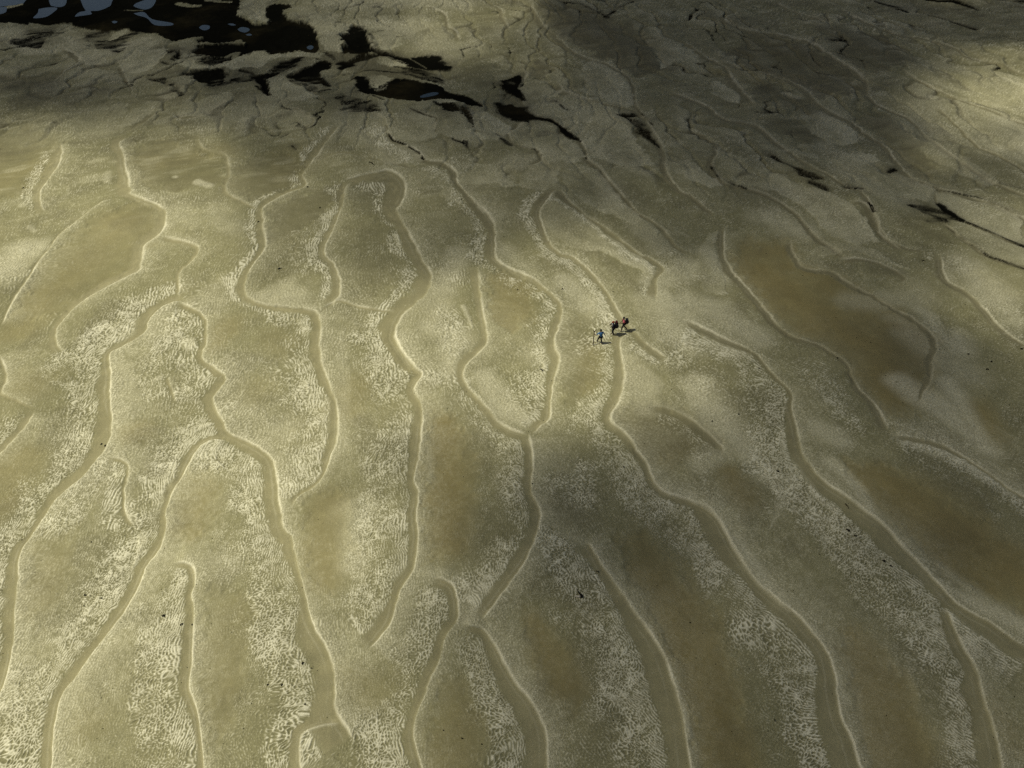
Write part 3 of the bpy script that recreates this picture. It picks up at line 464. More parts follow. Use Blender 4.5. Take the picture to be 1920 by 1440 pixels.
for (W, Fw, B, SL, A, pts) in LINES:
    ym_ = float(np.mean([p[1] for p in pts]))
    if ym_ < 420: B *= 0.72
    elif ym_ > 650: SL *= 1.25
    Wa, Wb = W if isinstance(W, tuple) else (W, W)
    W = max(Wa, Wb)
    m = max(W * 1.8 + SL, Fw * 3.2, 110) * 1.1
    rs, cs, s, t, L = line_field(pts, m)
    W = (Wa + (Wb - Wa) * t / L).astype(F32)
    fade = ss(0, 22, t) * ss(0, 22, L - t)
    s = s + WOB[rs, cs] * 0.8
    far = np.abs(s) > m
    jag = PATCH[rs, cs]
    Wv = W * (1 + 0.34 * np.clip(LOWW[rs, cs] + 0.4 * jag, -2, 2)) + 1.2 * JIT[rs, cs]
    c = np.where(s < 0, 1 - ss(Wv * 0.70, Wv * 1.14, -s), 1 - ss(-0.5, 1.5, s)) * fade
    c[far] = 0
    chan[rs, cs] = np.maximum(chan[rs, cs], c)
    nc = np.where(s < 0, np.exp(-np.maximum(-s - W, 0) / 45.0), 0) * fade
    nc[far] = 0
    nearch[rs, cs] = np.maximum(nearch[rs, cs], nc)
    e = B * np.exp(-((s - 1.4) / (1.9 * np.clip(1 + 0.35 * LOWW[rs, cs], 0.5, 2))) ** 2) * np.clip(0.62 + 0.42 * jag, 0.05, 1.2) * fade  # pale scarp lip: dry sand plus sunlight painted into the colour
    e[far] = 0
    edge[rs, cs] = np.maximum(edge[rs, cs], e)
    # a second, fainter line inside the channel (old water edge)
    e2 = 0.16 * B * np.exp(-((s + W * 0.42) / 1.6) ** 2) * np.clip(0.5 + 0.6 * jag, 0, 1) * fade
    e2[far] = 0
    edge[rs, cs] = np.maximum(edge[rs, cs], e2 * (W > 11))
    f = np.where(s > 0, B * 1.1 * np.exp(-np.maximum(s, 0) / (1.7 * Fw * np.clip(1 + 0.35 * JIT[rs, cs] + 0.3 * LOWW[rs, cs], 0.4, 2) * (1 + 0.3 * np.clip(jag, -1.5, 1.5)))), 0) * fade
    f[far] = 0
    dry[rs, cs] = np.maximum(dry[rs, cs], f)
    if SL > 0:
        q = -s - Wv
        sl = SL * (1 + 0.25 * jag)
        p = np.where(s < 0, ss(-4, 5, q) * (1 - ss(sl * 0.25, sl, q)), 0) * fade
        p[far] = 0
        spk[rs, cs] = np.maximum(spk[rs, cs], p)
    st = 0.5 * (1 + np.tanh(s / 1.6))
    lf = 0.5 * (1 + np.tanh((-s - Wv * 0.9) / (0.42 * W + 1)))
    h = 1.25 * A * (0.75 * st * np.exp(-np.maximum(s, 0) / 75.0) - 0.42 * (1 - st) * (1 - lf) + 0.20 * lf * (1 - st) * np.exp(-np.maximum(-s - Wv, 0) / 50.0))
    h = h * fade * (1 - ss(m * 0.6, m, np.abs(s)))
    h[far] = 0
    Z[rs, cs] += h


SOFTK = 0.5


def stroke(target, pts, k, soft=0.6, ragged=0.35, mode='max'):
    P = np.array(pts, float)
    if len(P) == 1: P = np.vstack([P, P + [[0.5, 0.2, 0]]])
    m = P[:, 2].max() * 1.6 + 6
    rs, cs = window(P[:, 0].min(), P[:, 0].max(), P[:, 1].min(), P[:, 1].max(), m)
    x, y, sc = X[rs, cs], Y[rs, cs], SC[rs, cs]
    if x.size == 0: return
    gx, gyy = ground(P[:, 0], P[:, 1])
    best = np.zeros(x.shape, F32)
    rag = PATCH[rs, cs] * ragged * 0.5
    for i in range(len(P) - 1):
        dx, dy = gx[i + 1] - gx[i], gyy[i + 1] - gyy[i]
        t = np.clip(((x - gx[i]) * dx + (y - gyy[i]) * dy) / (dx * dx + dy * dy + 1e-9), 0, 1)
        d = np.hypot(x - gx[i] - t * dx, y - gyy[i] - t * dy) / sc
        r = P[i, 2] * (1 - t) + P[i + 1, 2] * t
        best = np.maximum(best, 1 - ss(1 - soft, 1 + soft * SOFTK, d / r + rag))
    best *= k
    if mode == 'max':
        target[rs, cs] = np.maximum(target[rs, cs], best)
    elif mode == 'sub':
        target[rs, cs] *= (1 - best)


def polygon(target, pts, k, soft_px=3.0, ragged=1.5, grad=False):
    P = np.array(pts, float)
    rs, cs = window(P[:, 0].min(), P[:, 0].max(), P[:, 1].min(), P[:, 1].max(), 12 + soft_px + 3 * ragged)
    x, y, sc = X[rs, cs], Y[rs, cs], SC[rs, cs]
    gx, gyy = ground(P[:, 0], P[:, 1])
    inside = np.zeros(x.shape, bool)
    D = np.full(x.shape, 1e6, F32)
    n = len(P)
    for i in range(n):
        j = (i + 1) % n
        x0, y0, x1, y1 = gx[i], gyy[i], gx[j], gyy[j]
        if abs(y1 - y0) > 1e-9:
            hit = ((y0 > y) != (y1 > y)) & (x < (x1 - x0) * (y - y0) / (y1 - y0) + x0)
            inside ^= hit
        dx, dy = x1 - x0, y1 - y0
        t = np.clip(((x - x0) * dx + (y - y0) * dy) / (dx * dx + dy * dy + 1e-9), 0, 1)
        D = np.minimum(D, np.hypot(x - x0 - t * dx, y - y0 - t * dy))
    s = np.where(inside, D, -D) / sc + WOB[rs, cs] * ragged
    m_ = ss(-soft_px, soft_px, s)
    if grad:
        w_ = (x - gx.min()) / max(gx.max() - gx.min(), 1) * 0.7 + (gyy.max() - y) / max(gyy.max() - gyy.min(), 1) * 0.5  # lobes shaded by colour: paler to the right and near side
        g_ = np.clip(0.30 + 0.62 * w_ + 0.16 * PATCH[rs, cs], 0, 1)
        m_ = m_ * g_ * (1 - 0.35 * ss(14, 40, s))
    target[rs, cs] = np.maximum(target[rs, cs], k * m_)


for k, pts in TAN: stroke(tan_, pts, k * (0.6 if np.mean([p[0] for p in pts]) < 760 else 1.0), 0.9, 0.3)
for k, pts in WET_SHADE: stroke(wet_shade, pts, k, 0.9, 0.3)
for k, pts in SPECK: stroke(spk, pts, k, 0.55, 0.5)
drypatch = np.zeros((NR, NC), F32)
for k, pts in DRYP: stroke(drypatch, pts, k, 0.6, 0.6)
softdry = np.zeros((NR, NC), F32)
for k, pts in SOFTDRY: stroke(softdry, pts, k, 0.9, 0.4)
for k, pts in POLYALG: polygon(alg, pts, k, 3.0, 2.0)
SOFTK = 0.9
for k, P in ALGP: polygon(alg, P, k, 4.5, 1.5)
for k, pts in ALG:
    big_r = min(p[2] for p in pts) >= 30
    if big_r: stroke(wet_shade, pts, min(1, k * 1.9), 0.95, 0.5)
    else:
        stroke(alg, [(p[0], p[1], p[2] * 1.45) for p in pts], min(1, k * 1.22), 0.85, 0.8)
        stroke(wet_shade, [(p[0] - 2, p[1] - 2, p[2] * 3.0 + 2) for p in pts], min(1, k * 1.25), 0.95, 0.5)
SOFTK = 0.5
for k, pts in BRIGHTBAR: stroke(alg, pts, k, 0.35, 0.3, 'sub')

bank = np.zeros((NR, NC), F32)
basin = np.zeros((NR, NC), F32)
for k, kt, kw, P in BASINS:
    m0 = np.zeros((NR, NC), F32)
    near_ = np.mean([p[1] for p in P]) > 600
    polygon(m0, P, 1.0, 15.0 if near_ else 8.0, 7.0)
    m1 = np.zeros((NR, NC), F32)
    polygon(m1, P, 1.0, 30.0 if near_ else 12.0, 6.0)
    m1 *= np.clip(0.82 + 0.18 * PATCH, 0, 1)
    basin = np.maximum(basin, m0 * k); tan_ = np.maximum(tan_, m1 * kt * (0.55 if np.mean([p[0] for p in P]) < 760 else 1.0)); wet_shade = np.maximum(wet_shade, m0 * kw * np.clip(0.9 + 0.12 * PATCH, 0, 1))
for k, P in BANKS:
    polygon(bank, P, k, 2.2, 2.4, True)
alg *= 1 - np.clip(bank * 2.2, 0, 0.93) * (1 - 0.6 * ss(0.7, 0.9, alg))
wet_shade = np.maximum(wet_shade, 0.34 * ss(430, 250, np.repeat(ys_px[:, None], NC, 1)) * ss(560, 1000, np.repeat(xs_px[None, :], NR, 0)) * (0.7 + 0.3 * np.clip(PATCH, -1, 1))).astype(F32)
wet_shade *= 1 - 0.9 * bank
# the farther and the right-hand channels are darkened
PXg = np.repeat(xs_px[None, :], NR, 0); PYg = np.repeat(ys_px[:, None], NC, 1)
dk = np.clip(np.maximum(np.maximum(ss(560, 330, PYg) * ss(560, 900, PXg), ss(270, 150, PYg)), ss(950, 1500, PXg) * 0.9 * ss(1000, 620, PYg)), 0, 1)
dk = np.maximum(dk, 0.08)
wet_shade = np.maximum(wet_shade, 0.30 * ss(0.1, 1.6, vnoise(X, Y, 2.6, 43) + 0.7 * vnoise(X, Y, 5.5, 44)) * (1 - chan) * (1 - softdry))
wet_shade = np.maximum(wet_shade, (0.62 * dk * chan).astype(F32))
stk = vnoise(X * 0.45 + Y * 0.1, Y * 1.5 - X * 0.45, 1.6, 71) + 0.5 * vnoise(X * 0.45, Y * 1.8 - X * 0.5, 0.7, 72)
wet_shade = np.clip(wet_shade + 0.30 * ss(0.0, 1.8, stk) * ss(420, 250, PYg) * (1 - bank) * (1 - chan), 0, 1).astype(F32)
softdry = np.maximum(softdry, 0.55 * ss(0.2, 2.0, -stk) * ss(480, 300, PYg) * (1 - wet_shade))
Z += 0.10 * bank - 0.10 * basin
# scalloped far bars: gentle back, abrupt edge, a dark crease in front of each edge
fm = ss(400, 300, PYg).astype(F32) * (1 - bank * 0.6) * (1 - 0.92 * ss(225, 290, PYg) * ss(950, 750, PXg)).astype(F32)
outm = np.maximum(np.maximum(ss(-5, -70, PXg), ss(1925, 1990, PXg)), ss(1445, 1510, PYg))
fm = np.maximum(fm, 0.9 * outm).astype(F32)
rf = np.nonzero(fm.max(1) > 0)[0]; rf = slice(rf.min(), rf.max() + 1)
xf, yf = X[rf], Y[rf]
bend_ = np.tanh((xf + 12) / 80)
a_ = (0.78 * xf + 0.55 * yf * bend_) / 7.0 + 0.42 * vnoise(xf, yf * 0.8, 9.0, 81) + 0.16 * vnoise(xf, yf, 3.2, 82) + 0.05 * vnoise(xf, yf, 1.0, 83)
b_ = (0.80 * yf - 0.55 * xf * bend_) / 15.0 + 0.35 * vnoise(xf, yf, 8.0, 85) + 0.12 * vnoise(xf, yf, 3.0, 86)
JG = np.random.default_rng(91).random((128, 128, 2)).astype(F32)
ia, ib = np.floor(a_).astype(np.int32), np.floor(b_).astype(np.int32)
F1 = np.full(a_.shape, 9.0, F32); F2 = np.full(a_.shape, 9.0, F32); DA = np.zeros(a_.shape, F32); CI = np.zeros(a_.shape, F32)
for oa in (-1, 0, 1):
    for ob in (-1, 0, 1):
        ja, jb = (ia + oa) & 127, (ib + ob) & 127
        j_ = JG[ja, jb]
        da = a_ - (ia + oa + 0.12 + 0.76 * j_[..., 0]); db = b_ - (ib + ob + 0.12 + 0.76 * j_[..., 1])
        d_ = np.hypot(da, db).astype(F32)
        c_ = d_ < F1
        F2 = np.where(c_, F1, np.minimum(F2, d_)); DA = np.where(c_, da, DA); CI = np.where(c_, j_[..., 0], CI); F1 = np.where(c_, d_, F1)
bd = F2 - F1
fmf = fm[rf]; vis = np.clip(0.60 + 0.45 * vnoise(xf, yf, 6.5, 84), 0.12, 1)
side = ss(-0.25, 0.30, DA)
lobe = ss(0.03, 0.16, bd)
Z[rf] += 0.26 * ss(0.0, 0.22, bd) * fmf * vis
softdry[rf] = np.maximum(softdry[rf], 0.92 * lobe * (0.22 + 0.78 * side) * (0.45 + 0.55 * CI) * fmf * vis * (1 - 0.7 * wet_shade[rf]))
wet_shade[rf] = np.maximum(wet_shade[rf], 1.0 * (1 - ss(0.07, 0.32, bd)) * (0.30 + 0.70 * side) * fmf * vis)
wet_shade[rf] = np.maximum(wet_shade[rf], 0.45 * (1 - side) * (1 - CI) * fmf * vis)
alg[rf] = np.maximum(alg[rf], 0.62 * (1 - ss(0.02, 0.17, bd)) * ss(0.0, 0.25, DA) * fmf * ss(0.1 - 0.9 * ss(420, 650, PXg[rf]) * ss(1100, 900, PXg[rf]), 1.0, vnoise(xf, yf, 7.5, 87)) * ss(330, 230, PYg[rf]))  # dark crescents along the right side of some creases
spk *= (1 - 0.97 * chan ** 2.2) * (1 - 0.8 * tan_)
dry *= (1 - chan) * (1 - 0.5 * tan_)


# ---- ripple relief: band-limited random wave fields
def band_tile(N, d, lam, sr, ang, seed):
    r = np.random.default_rng(seed)
    f = np.fft.fft2(r.standard_normal((N, N)))
    k = np.fft.fftfreq(N, d)
    kx, ky = np.meshgrid(k, k)
    kr = np.hypot(kx, ky); th = np.arctan2(ky, kx)
    w = np.exp(-((kr - 1 / lam) / (sr / lam)) ** 2)
    if ang is not None:
        dt = np.minimum(np.abs(th), math.pi - np.abs(th))
        w = w * np.exp(-(dt / ang) ** 2)
    g = np.real(np.fft.ifft2(f * w))
    return (g / g.std()).astype(F32)


def samp(tile, x, y, d):
    N = tile.shape[0]
    fx, fy = x / d, y / d
    ix, iy = np.floor(fx).astype(np.int32), np.floor(fy).astype(np.int32)
    tx, ty = (fx - ix).astype(F32), (fy - iy).astype(F32)
    ix &= N - 1; iy &= N - 1
    jx = (ix + 1) & (N - 1); jy = (iy + 1) & (N - 1)
    return (tile[iy, ix] * (1 - tx) + tile[iy, jx] * tx) * (1 - ty) + (tile[jy, ix] * (1 - tx) + tile[jy, jx] * tx) * ty


TD = 0.030
tA = band_tile(2048, TD, 0.172, 0.28, 0.30, 21)
tB = band_tile(2048, TD, 0.190, 0.28, 0.32, 22)
tN = band_tile(2048, TD, 0.315, 0.36, None, 23)
tF = band_tile(2048, TD, 0.15, 0.40, None, 24)

PX = np.repeat(xs_px[None, :], NR, 0).astype(F32)
wx = X + 0.10 * vnoise(X, Y, 0.7, 31) + 0.4 * vnoise(X, Y, 4.0, 32)
wy = Y + 0.10 * vnoise(X, Y, 0.7, 33) + 0.4 * vnoise(X, Y, 4.0, 34)
# crest direction turns from the left bars to the right ones
crest_ang = np.interp(PX, [0, 400, 700, 1000, 1150, 1350, 1550, 1920], [-98, -88, -74, -58, -52, -44, -34, -36]).astype(F32)
crest_ang = crest_ang + 9 * vnoise(X, Y, 6.0, 35) + 6 * vnoise(X, Y, 2.5, 36)
# ripples grow towards the deeper far flats
lev = np.interp(np.log(SC[:, 0]), np.log([0.034, 0.040, 0.058, 0.070, 0.10, 0.125]), [0, 0, 1, 1, 2, 2])
par = np.zeros((NR, NC), F32); iso = np.zeros((NR, NC), F32); fine = np.zeros((NR, NC), F32)
lvl = (1.65 ** lev)[:, None].astype(F32)
for L_ in range(3):
    wr = np.clip(1 - np.abs(lev - L_), 0, 1)
    rr = np.nonzero(wr > 0)[0]
    if len(rr) == 0: continue
    sl_ = slice(rr.min(), rr.max() + 1)
    w0 = np.sqrt(wr[sl_])[:, None].astype(F32)
    k = 1.65 ** L_
    ax, ay, ca_ = wx[sl_], wy[sl_], crest_ang[sl_]
    p_ = np.zeros(ax.shape, F32); ws_ = np.zeros(ax.shape, F32)
    for i, ang in enumerate([-112, -92, -74, -56, -40, -24]):
        w = np.exp(-((ca_ - ang) / 9.0) ** 2)
        ca, sa = math.cos(R(ang)), math.sin(R(ang))
        u = -sa * ax + ca * ay
        v = ca * ax + sa * ay
        p_ += w * samp(tA if i % 2 else tB, (u + 7.3 * i) / k, (v + 3.1 * i) / k, TD)
        ws_ += w * w
    par[sl_] += w0 * p_ / np.sqrt(ws_ + 1e-6)
    iso[sl_] += w0 * samp(tN, ax / k + 3.0 * L_, ay / k, TD)
    fine[sl_] += w0 * samp(tF, ax / k, ay / k + 5.0 * L_, TD)
net = 1.05 - 2.2 * np.abs(iso) + 0.35 * fine
q = np.clip(0.9 * nearch + 0.30 * vnoise(X, Y, 2.2, 37), 0, 1)
q = 0.9 * ss(0.25, 0.95, q)
pat = (1 - q) * (0.80 * net + 0.30 * par) + q * (0.80 * par + 0.25 * net)
pat += 0.25 * vnoise(X, Y, 0.5, 38)

lowf = vnoise(X, Y, 2.6, 43) + 0.7 * vnoise(X, Y, 5.5, 44)
sp = np.clip(spk * (0.95 + 0.16 * PATCH), 0, 1.1)
bgsp = np.clip(0.40 + 0.15 * lowf, 0.05, 0.66) * (1 - 0.9 * basin) * (1 - 0.98 * chan) * (1 - 0.75 * np.clip(tan_, 0, 1)) * (1 - 0.6 * wet_shade)
sp = np.maximum(sp, bgsp) + 0.25 * np.minimum(sp, bgsp)
th = 1.42 - 1.52 * sp
crest = ss(th - 0.60, th + 1.05, pat) * (0.30 + 0.70 * ss(0.3, 0.8, sp)) * (0.75 + 0.25 * ss(-1, 1, vnoise(X, Y, 0.7, 39)))
hollow = ss(0.1, -1.3, pat) * np.clip(sp, 0, 1)
# faint washed-out ripples over everything but the channels
grain = (1 - 0.8 * basin) * ss(0.2, 1.5, 0.6 * par + 0.5 * fine + 0.3 * net) * (1 - chan) * (1 - 0.75 * tan_)
quiet = (1 - 0.8 * basin) * (1 - chan) * (1 - 0.6 * tan_)
rip = 0.014 * pat * (0.12 * quiet + np.clip(sp, 0, 1)) * lvl + 0.0045 * fine * quiet * lvl
broad = 0.34 * vnoise(X, Y, 15.0, 41) + 0.24 * vnoise(X, Y, 5.5, 42) + 0.05 * vnoise(X, Y, 1.8, 40)
Z += 0.6 * broad + rip
Z += 0.05 * drypatch
raga = 0.16 * fine + 0.14 * vnoise(X, Y * 2.2, 1.6, 51)
_sg = np.where(X < -20, 0.55, -0.6)
streak = vnoise((X * 0.4).astype(F32), (Y * 1.2 - X * _sg).astype(F32), 0.9, 52)
spot = ss(0.2, 1.6, fine + 0.5 * iso)
algf = ss(0.16, 0.74, alg + (0.5 * raga + 0.20 * streak + 0.10 * np.clip(PATCH, -2, 2)) * ss(0.02, 0.3, alg) * (1 - 0.8 * ss(0.75, 0.95, alg)))
algf = algf * (1 - 0.75 * spot * (1 - ss(0.55, 0.84, alg)))
algf = np.maximum(algf, 0)
Z = Z * (1 - ss(0.5, 1.0, alg)) + (-0.12) * ss(0.5, 1.0, alg)
# outermost rows dip under the far plain
rim = np.minimum(np.minimum(ss(-680, -450, PXg), ss(2598, 2370, PXg)), np.minimum(ss(1759, 1600, PYg), ss(-188, -90, PYg))).astype(F32)
Z = Z * rim + (-1.34) * (1 - rim)
Z[0, :] = -1.5; Z[-1, :] = -1.5; Z[:, 0] = -1.5; Z[:, -1] = -1.5

dryall = np.clip(np.maximum(edge * 0.5, dry * (0.40 + 0.60 * ss(-0.6, 1.0, 0.45 * par + 0.6 * fine + 0.25 * net))), 0, 1)
dryall = np.maximum(dryall, drypatch * (0.62 + 0.14 * fine))
softdry = np.maximum(softdry, bank * (0.75 + 0.25 * ss(-1, 1, PATCH)))
dryall = np.maximum(dryall, bank * (0.50 + 0.30 * ss(-0.8, 1.0, fine + 0.4 * par)))
softdry = softdry * (1 - 0.9 * chan)
dryall = np.maximum(dryall, softdry * (0.42 + 0.10 * ss(950, 1300, PXg) + 0.40 * ss(-0.9, 1.0, fine + 0.5 * par)))


def grid_mesh(name, XX, YY, ZZ):
    nr, nc = XX.shape
    me = bpy.data.meshes.new(name)
    n = nr * nc
    me.vertices.add(n)
    co = np.empty((n, 3), F32)
    co[:, 0] = XX.ravel(); co[:, 1] = YY.ravel(); co[:, 2] = ZZ.ravel()
    me.vertices.foreach_set("co", co.ravel())
    idx = np.arange(n, dtype=np.int32).reshape(nr, nc)
    quads = np.stack([idx[:-1, :-1], idx[:-1, 1:], idx[1:, 1:], idx[1:, :-1]], -1).reshape(-1, 4)
    nf = len(quads)
    me.loops.add(nf * 4)
    me.loops.foreach_set("vertex_index", quads.ravel())
    me.polygons.add(nf)
    me.polygons.foreach_set("loop_start", np.arange(nf, dtype=np.int32) * 4)
    me.polygons.foreach_set("loop_total", np.full(nf, 4, np.int32))
    me.update(calc_edges=True)
    me.polygons.foreach_set("use_smooth", np.ones(nf, bool))
    return me


me = grid_mesh("sand_flats", X, Y, Z)


def attr(me, name, a):
    at = me.attributes.new(name, 'FLOAT', 'POINT')
    at.data.foreach_set("value", np.clip(a, 0, 1.5).astype(F32).ravel())


attr(me, "dry", dryall); attr(me, "crest", crest); attr(me, "chan", chan)
attr(me, "tan", np.clip(tan_, 0, 1)); attr(me, "wet_shade", wet_shade); attr(me, "algae", algf)
attr(me, "grain", grain); attr(me, "hollow", hollow); attr(me, "edge", edge * (0.85 + 0.2 * fine) * (1 - ss(0.3, 0.8, alg)))


# ------------------------------------------------------------------ materials
def new_mat(name):
    m = bpy.data.materials.new(name)
    m.use_nodes = True
    nt = m.node_tree
    b = nt.nodes["Principled BSDF"]
    return m, nt, b


def N(nt, t, **kw):
    n = nt.nodes.new(t)
    for k, v in kw.items(): setattr(n, k, v)
    return n


def lk(nt, a, b): nt.links.new(a, b)


def mixc(nt, fac, a, b):
    n = N(nt, "ShaderNodeMix", data_type='RGBA')
    for s, v in ((n.inputs[0], fac), (n.inputs[6], a), (n.inputs[7], b)):
        if isinstance(v, (int, float)): s.default_value = v
        elif isinstance(v, tuple): s.default_value = v + (1.0,)
        else: lk(nt, v, s)
    return n.outputs[2]


def math_(nt, op, a, b=None, clamp=False):
    n = N(nt, "ShaderNodeMath", operation=op, use_clamp=clamp)
    for s, v in zip(n.inputs, (a, b)):
        if v is None: continue
        if isinstance(v, (int, float)): s.default_value = v
        else: lk(nt, v, s)
    return n.outputs[0]


def noise_(nt, coord, scale, detail=3, rough=0.55):
    n = N(nt, "ShaderNodeTexNoise")
    n.inputs["Scale"].default_value = scale
    n.inputs["Detail"].default_value = detail
    n.inputs["Roughness"].default_value = rough
    lk(nt, coord, n.inputs["Vector"])
    return n.outputs[0]


sand, nt, B = new_mat("tidal_sand")
tc = N(nt, "ShaderNodeTexCoord").outputs["Object"]
at = {}
for k in ("dry", "crest", "chan", "tan", "wet_shade", "algae", "grain", "hollow", "edge"):
    a_ = N(nt, "ShaderNodeAttribute", attribute_name=k)
    at[k] = a_.outputs["Fac"]
n_big = noise_(nt, tc, 0.09, 4)
n_mid = noise_(nt, tc, 0.8, 4)
n_fine = noise_(nt, tc, 5.5, 3, 0.7)
n_grit = noise_(nt, tc, 17.0, 2, 0.8)
C_MUD = (0.206, 0.192, 0.092)
C_MUD2 = (0.264, 0.242, 0.124)
C_CHAN = (0.280, 0.250, 0.122)
C_TAN = (0.250, 0.201, 0.078)
C_WET_SHADE = (0.105, 0.094, 0.052)  # tone for wet sand and for the painted shade
C_DRY = (0.600, 0.560, 0.370)
C_ALG = (0.0035, 0.0035, 0.0025)
C_ALG2 = (0.036, 0.028, 0.012)
big = math_(nt, 'MULTIPLY_ADD', n_big, 2.2); big.node.inputs[2].default_value = -0.6; big.node.use_clamp = True
base = mixc(nt, big, C_MUD, C_MUD2)
g = math_(nt, 'MULTIPLY', at["grain"], 0.30)
base = mixc(nt, g, base, C_DRY)
base = mixc(nt, math_(nt, 'MULTIPLY', at["tan"], 0.85, True), base, C_TAN)
chv = mixc(nt, n_mid, (0.262, 0.238, 0.126), (0.300, 0.268, 0.140))
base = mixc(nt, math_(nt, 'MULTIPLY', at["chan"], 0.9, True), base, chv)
base = mixc(nt, math_(nt, 'MULTIPLY', at["wet_shade"], 0.85, True), base, C_WET_SHADE)
gr = math_(nt, 'ADD', math_(nt, 'MULTIPLY', n_fine, 1.1), -0.05)
dfac = math_(nt, 'MULTIPLY', at["dry"], gr, True)
base = mixc(nt, math_(nt, 'MULTIPLY', dfac, 1.75, True), base, C_DRY)
base = mixc(nt, math_(nt, 'MULTIPLY', at["hollow"], 0.30, True), base, (0.13, 0.125, 0.07))
base = mixc(nt, math_(nt, 'MULTIPLY', at["crest"], 0.84, True), base, (0.72, 0.68, 0.485))
base = mixc(nt, math_(nt, 'MULTIPLY', at["edge"], 0.85, True), base, (0.70, 0.655, 0.46))
# grit
gm = N(nt, "ShaderNodeMapRange"); gm.inputs[1].default_value = 0.25; gm.inputs[2].default_value = 0.75
gm.inputs[3].default_value = 0.74; gm.inputs[4].default_value = 1.26
lk(nt, n_grit, gm.inputs[0])
gm2 = N(nt, "ShaderNodeMapRange"); gm2.inputs[1].default_value = 0.25; gm2.inputs[2].default_value = 0.75
gm2.inputs[3].default_value = 0.90; gm2.inputs[4].default_value = 1.10
lk(nt, n_mid, gm2.inputs[0])
gg = math_(nt, 'MULTIPLY', gm.outputs[0], gm2.outputs[0])
vm = N(nt, "ShaderNodeVectorMath", operation='SCALE'); lk(nt, base, vm.inputs[0]); lk(nt, gg, vm.inputs["Scale"])
brown = math_(nt, 'MULTIPLY_ADD', n_big, 5.0); brown.node.inputs[2].default_value = -2.6; brown.node.use_clamp = True
algc = mixc(nt, math_(nt, 'MULTIPLY', brown, n_mid, True), C_ALG, C_ALG2)
fin = mixc(nt, math_(nt, 'MULTIPLY', at["algae"], 0.985, True), vm.outputs[0], algc)
lk(nt, fin, B.inputs["Base Color"])
rg = N(nt, "ShaderNodeMapRange"); rg.inputs[3].default_value = 0.72; rg.inputs[4].default_value = 0.97
lk(nt, math_(nt, 'ADD', at["dry"], at["crest"]), rg.inputs[0])
lk(nt, rg.outputs[0], B.inputs["Roughness"])
sv = math_(nt, 'MULTIPLY_ADD', at["algae"], -0.06); sv.node.inputs[2].default_value = 0.06; sv.node.use_clamp = True
lk(nt, sv, B.inputs["Specular IOR Level"])
bmp = N(nt, "ShaderNodeBump")
bmp.inputs["Strength"].default_value = 0.5
bmp.inputs["Distance"].default_value = 0.03
lk(nt, n_fine, bmp.inputs["Height"])
lk(nt, bmp.outputs[0], B.inputs["Normal"])

flats = bpy.data.objects.new("ground", me)
me.materials.append(sand)
col.objects.link(flats)
tag(flats, kind="structure")

# the plain beyond: one sheet out to the horizon, just below the surveyed flats
pm = bpy.data.meshes.new("plain")
S_ = 6000
pm.from_pydata([(-S_, -S_, -1.3), (S_, -S_, -1.3), (S_, S_, -1.3), (-S_, S_, -1.3)], [], [(0, 1, 2, 3)])
pm.materials.append(sand)
plain = bpy.data.objects.new("terrain", pm)
col.objects.link(plain)
tag(plain, kind="structure")

# ------------------------------------------------------------------ tidal pools (water)
wat, nt, B = new_mat("pool_water")
tc = N(nt, "ShaderNodeTexCoord").outputs["Object"]
wc = mixc(nt, noise_(nt, tc, 3.0, 4, 0.7), (0.020, 0.034, 0.040), (0.052, 0.076, 0.084))
lk(nt, wc, B.inputs["Base Color"])
B.inputs["Roughness"].default_value = 0.12
B.inputs["IOR"].default_value = 1.33
B.inputs["Specular IOR Level"].default_value = 0.28
wb = N(nt, "ShaderNodeBump"); wb.inputs["Strength"].default_value = 0.4; wb.inputs["Distance"].default_value = 0.02
lk(nt, noise_(nt, tc, 4.0, 3), wb.inputs["Height"]); lk(nt, wb.outputs[0], B.inputs["Normal"])
wbm = bmesh.new()
for P in POOLS:
    Q = catmull(P + [P[0]], 4)[:-1]
    gx, gyy = ground(Q[:, 0], Q[:, 1])
    vs = [wbm.verts.new((a, b, -0.085)) for a, b in zip(gx, gyy)]
    wbm.faces.new(vs)
bmesh.ops.recalc_face_normals(wbm, faces=wbm.faces)
for f in wbm.faces:
    if f.normal.z < 0: f.normal_flip()
bmesh.ops.triangulate(wbm, faces=wbm.faces[:])
wme = bpy.data.meshes.new("water")
wbm.to_mesh(wme); wbm.free()
wme.materials.append(wat)
water = bpy.data.objects.new("water", wme)
col.objects.link(water)
tag(water, kind="structure")

# ------------------------------------------------------------------ unseen cloud high over the flats, its thickness shaped to cast the wanted shade
CA = 420.0                                   # cloud base height
SIG = 0.25                                   # extinction per metre
off = CA / math.tan(R(SUN_EL))               # the shade falls this far to the right of the cloud
CS = 2.0
cx = np.arange(-150, 151, CS); cy = np.arange(-6, 255, CS)
CX, CY = np.meshgrid(cx, cy)
ppx, ppy = topix(CX, np.maximum(CY, -6))
Pp = np.array(SHADE, float)
num = np.zeros(CX.shape); den = np.zeros(CX.shape)
for (a, b, T) in Pp:
    d2 = ((ppx - a) ** 2 + ((ppy - b) * 1.25) ** 2)
    sg = 62.0 if b > 300 else 48.0
    w = np.exp(-d2 / (2 * sg ** 2)) + 1e-5 / (1 + d2 / 1e4)
    num += w * math.log(max(min(T, 1.0), 0.02)); den += w
tau = -num / den
tau = (1.3 * tau + 0.85 * tau * tau) * (1.12 + 0.25 * ss(80, 110, CY))
tau += (0.12 + 0.16 * (CX > 25) * (CY > 70)) * tau * (vnoise(CX, CY, 9.0, 61) + 0.6 * vnoise(CX, CY, 4.0, 62))
mx = np.clip(np.minimum(np.minimum(CX + 150, 150 - CX), np.minimum(CY + 6, 254 - CY)) / 12.0, 0, 1)
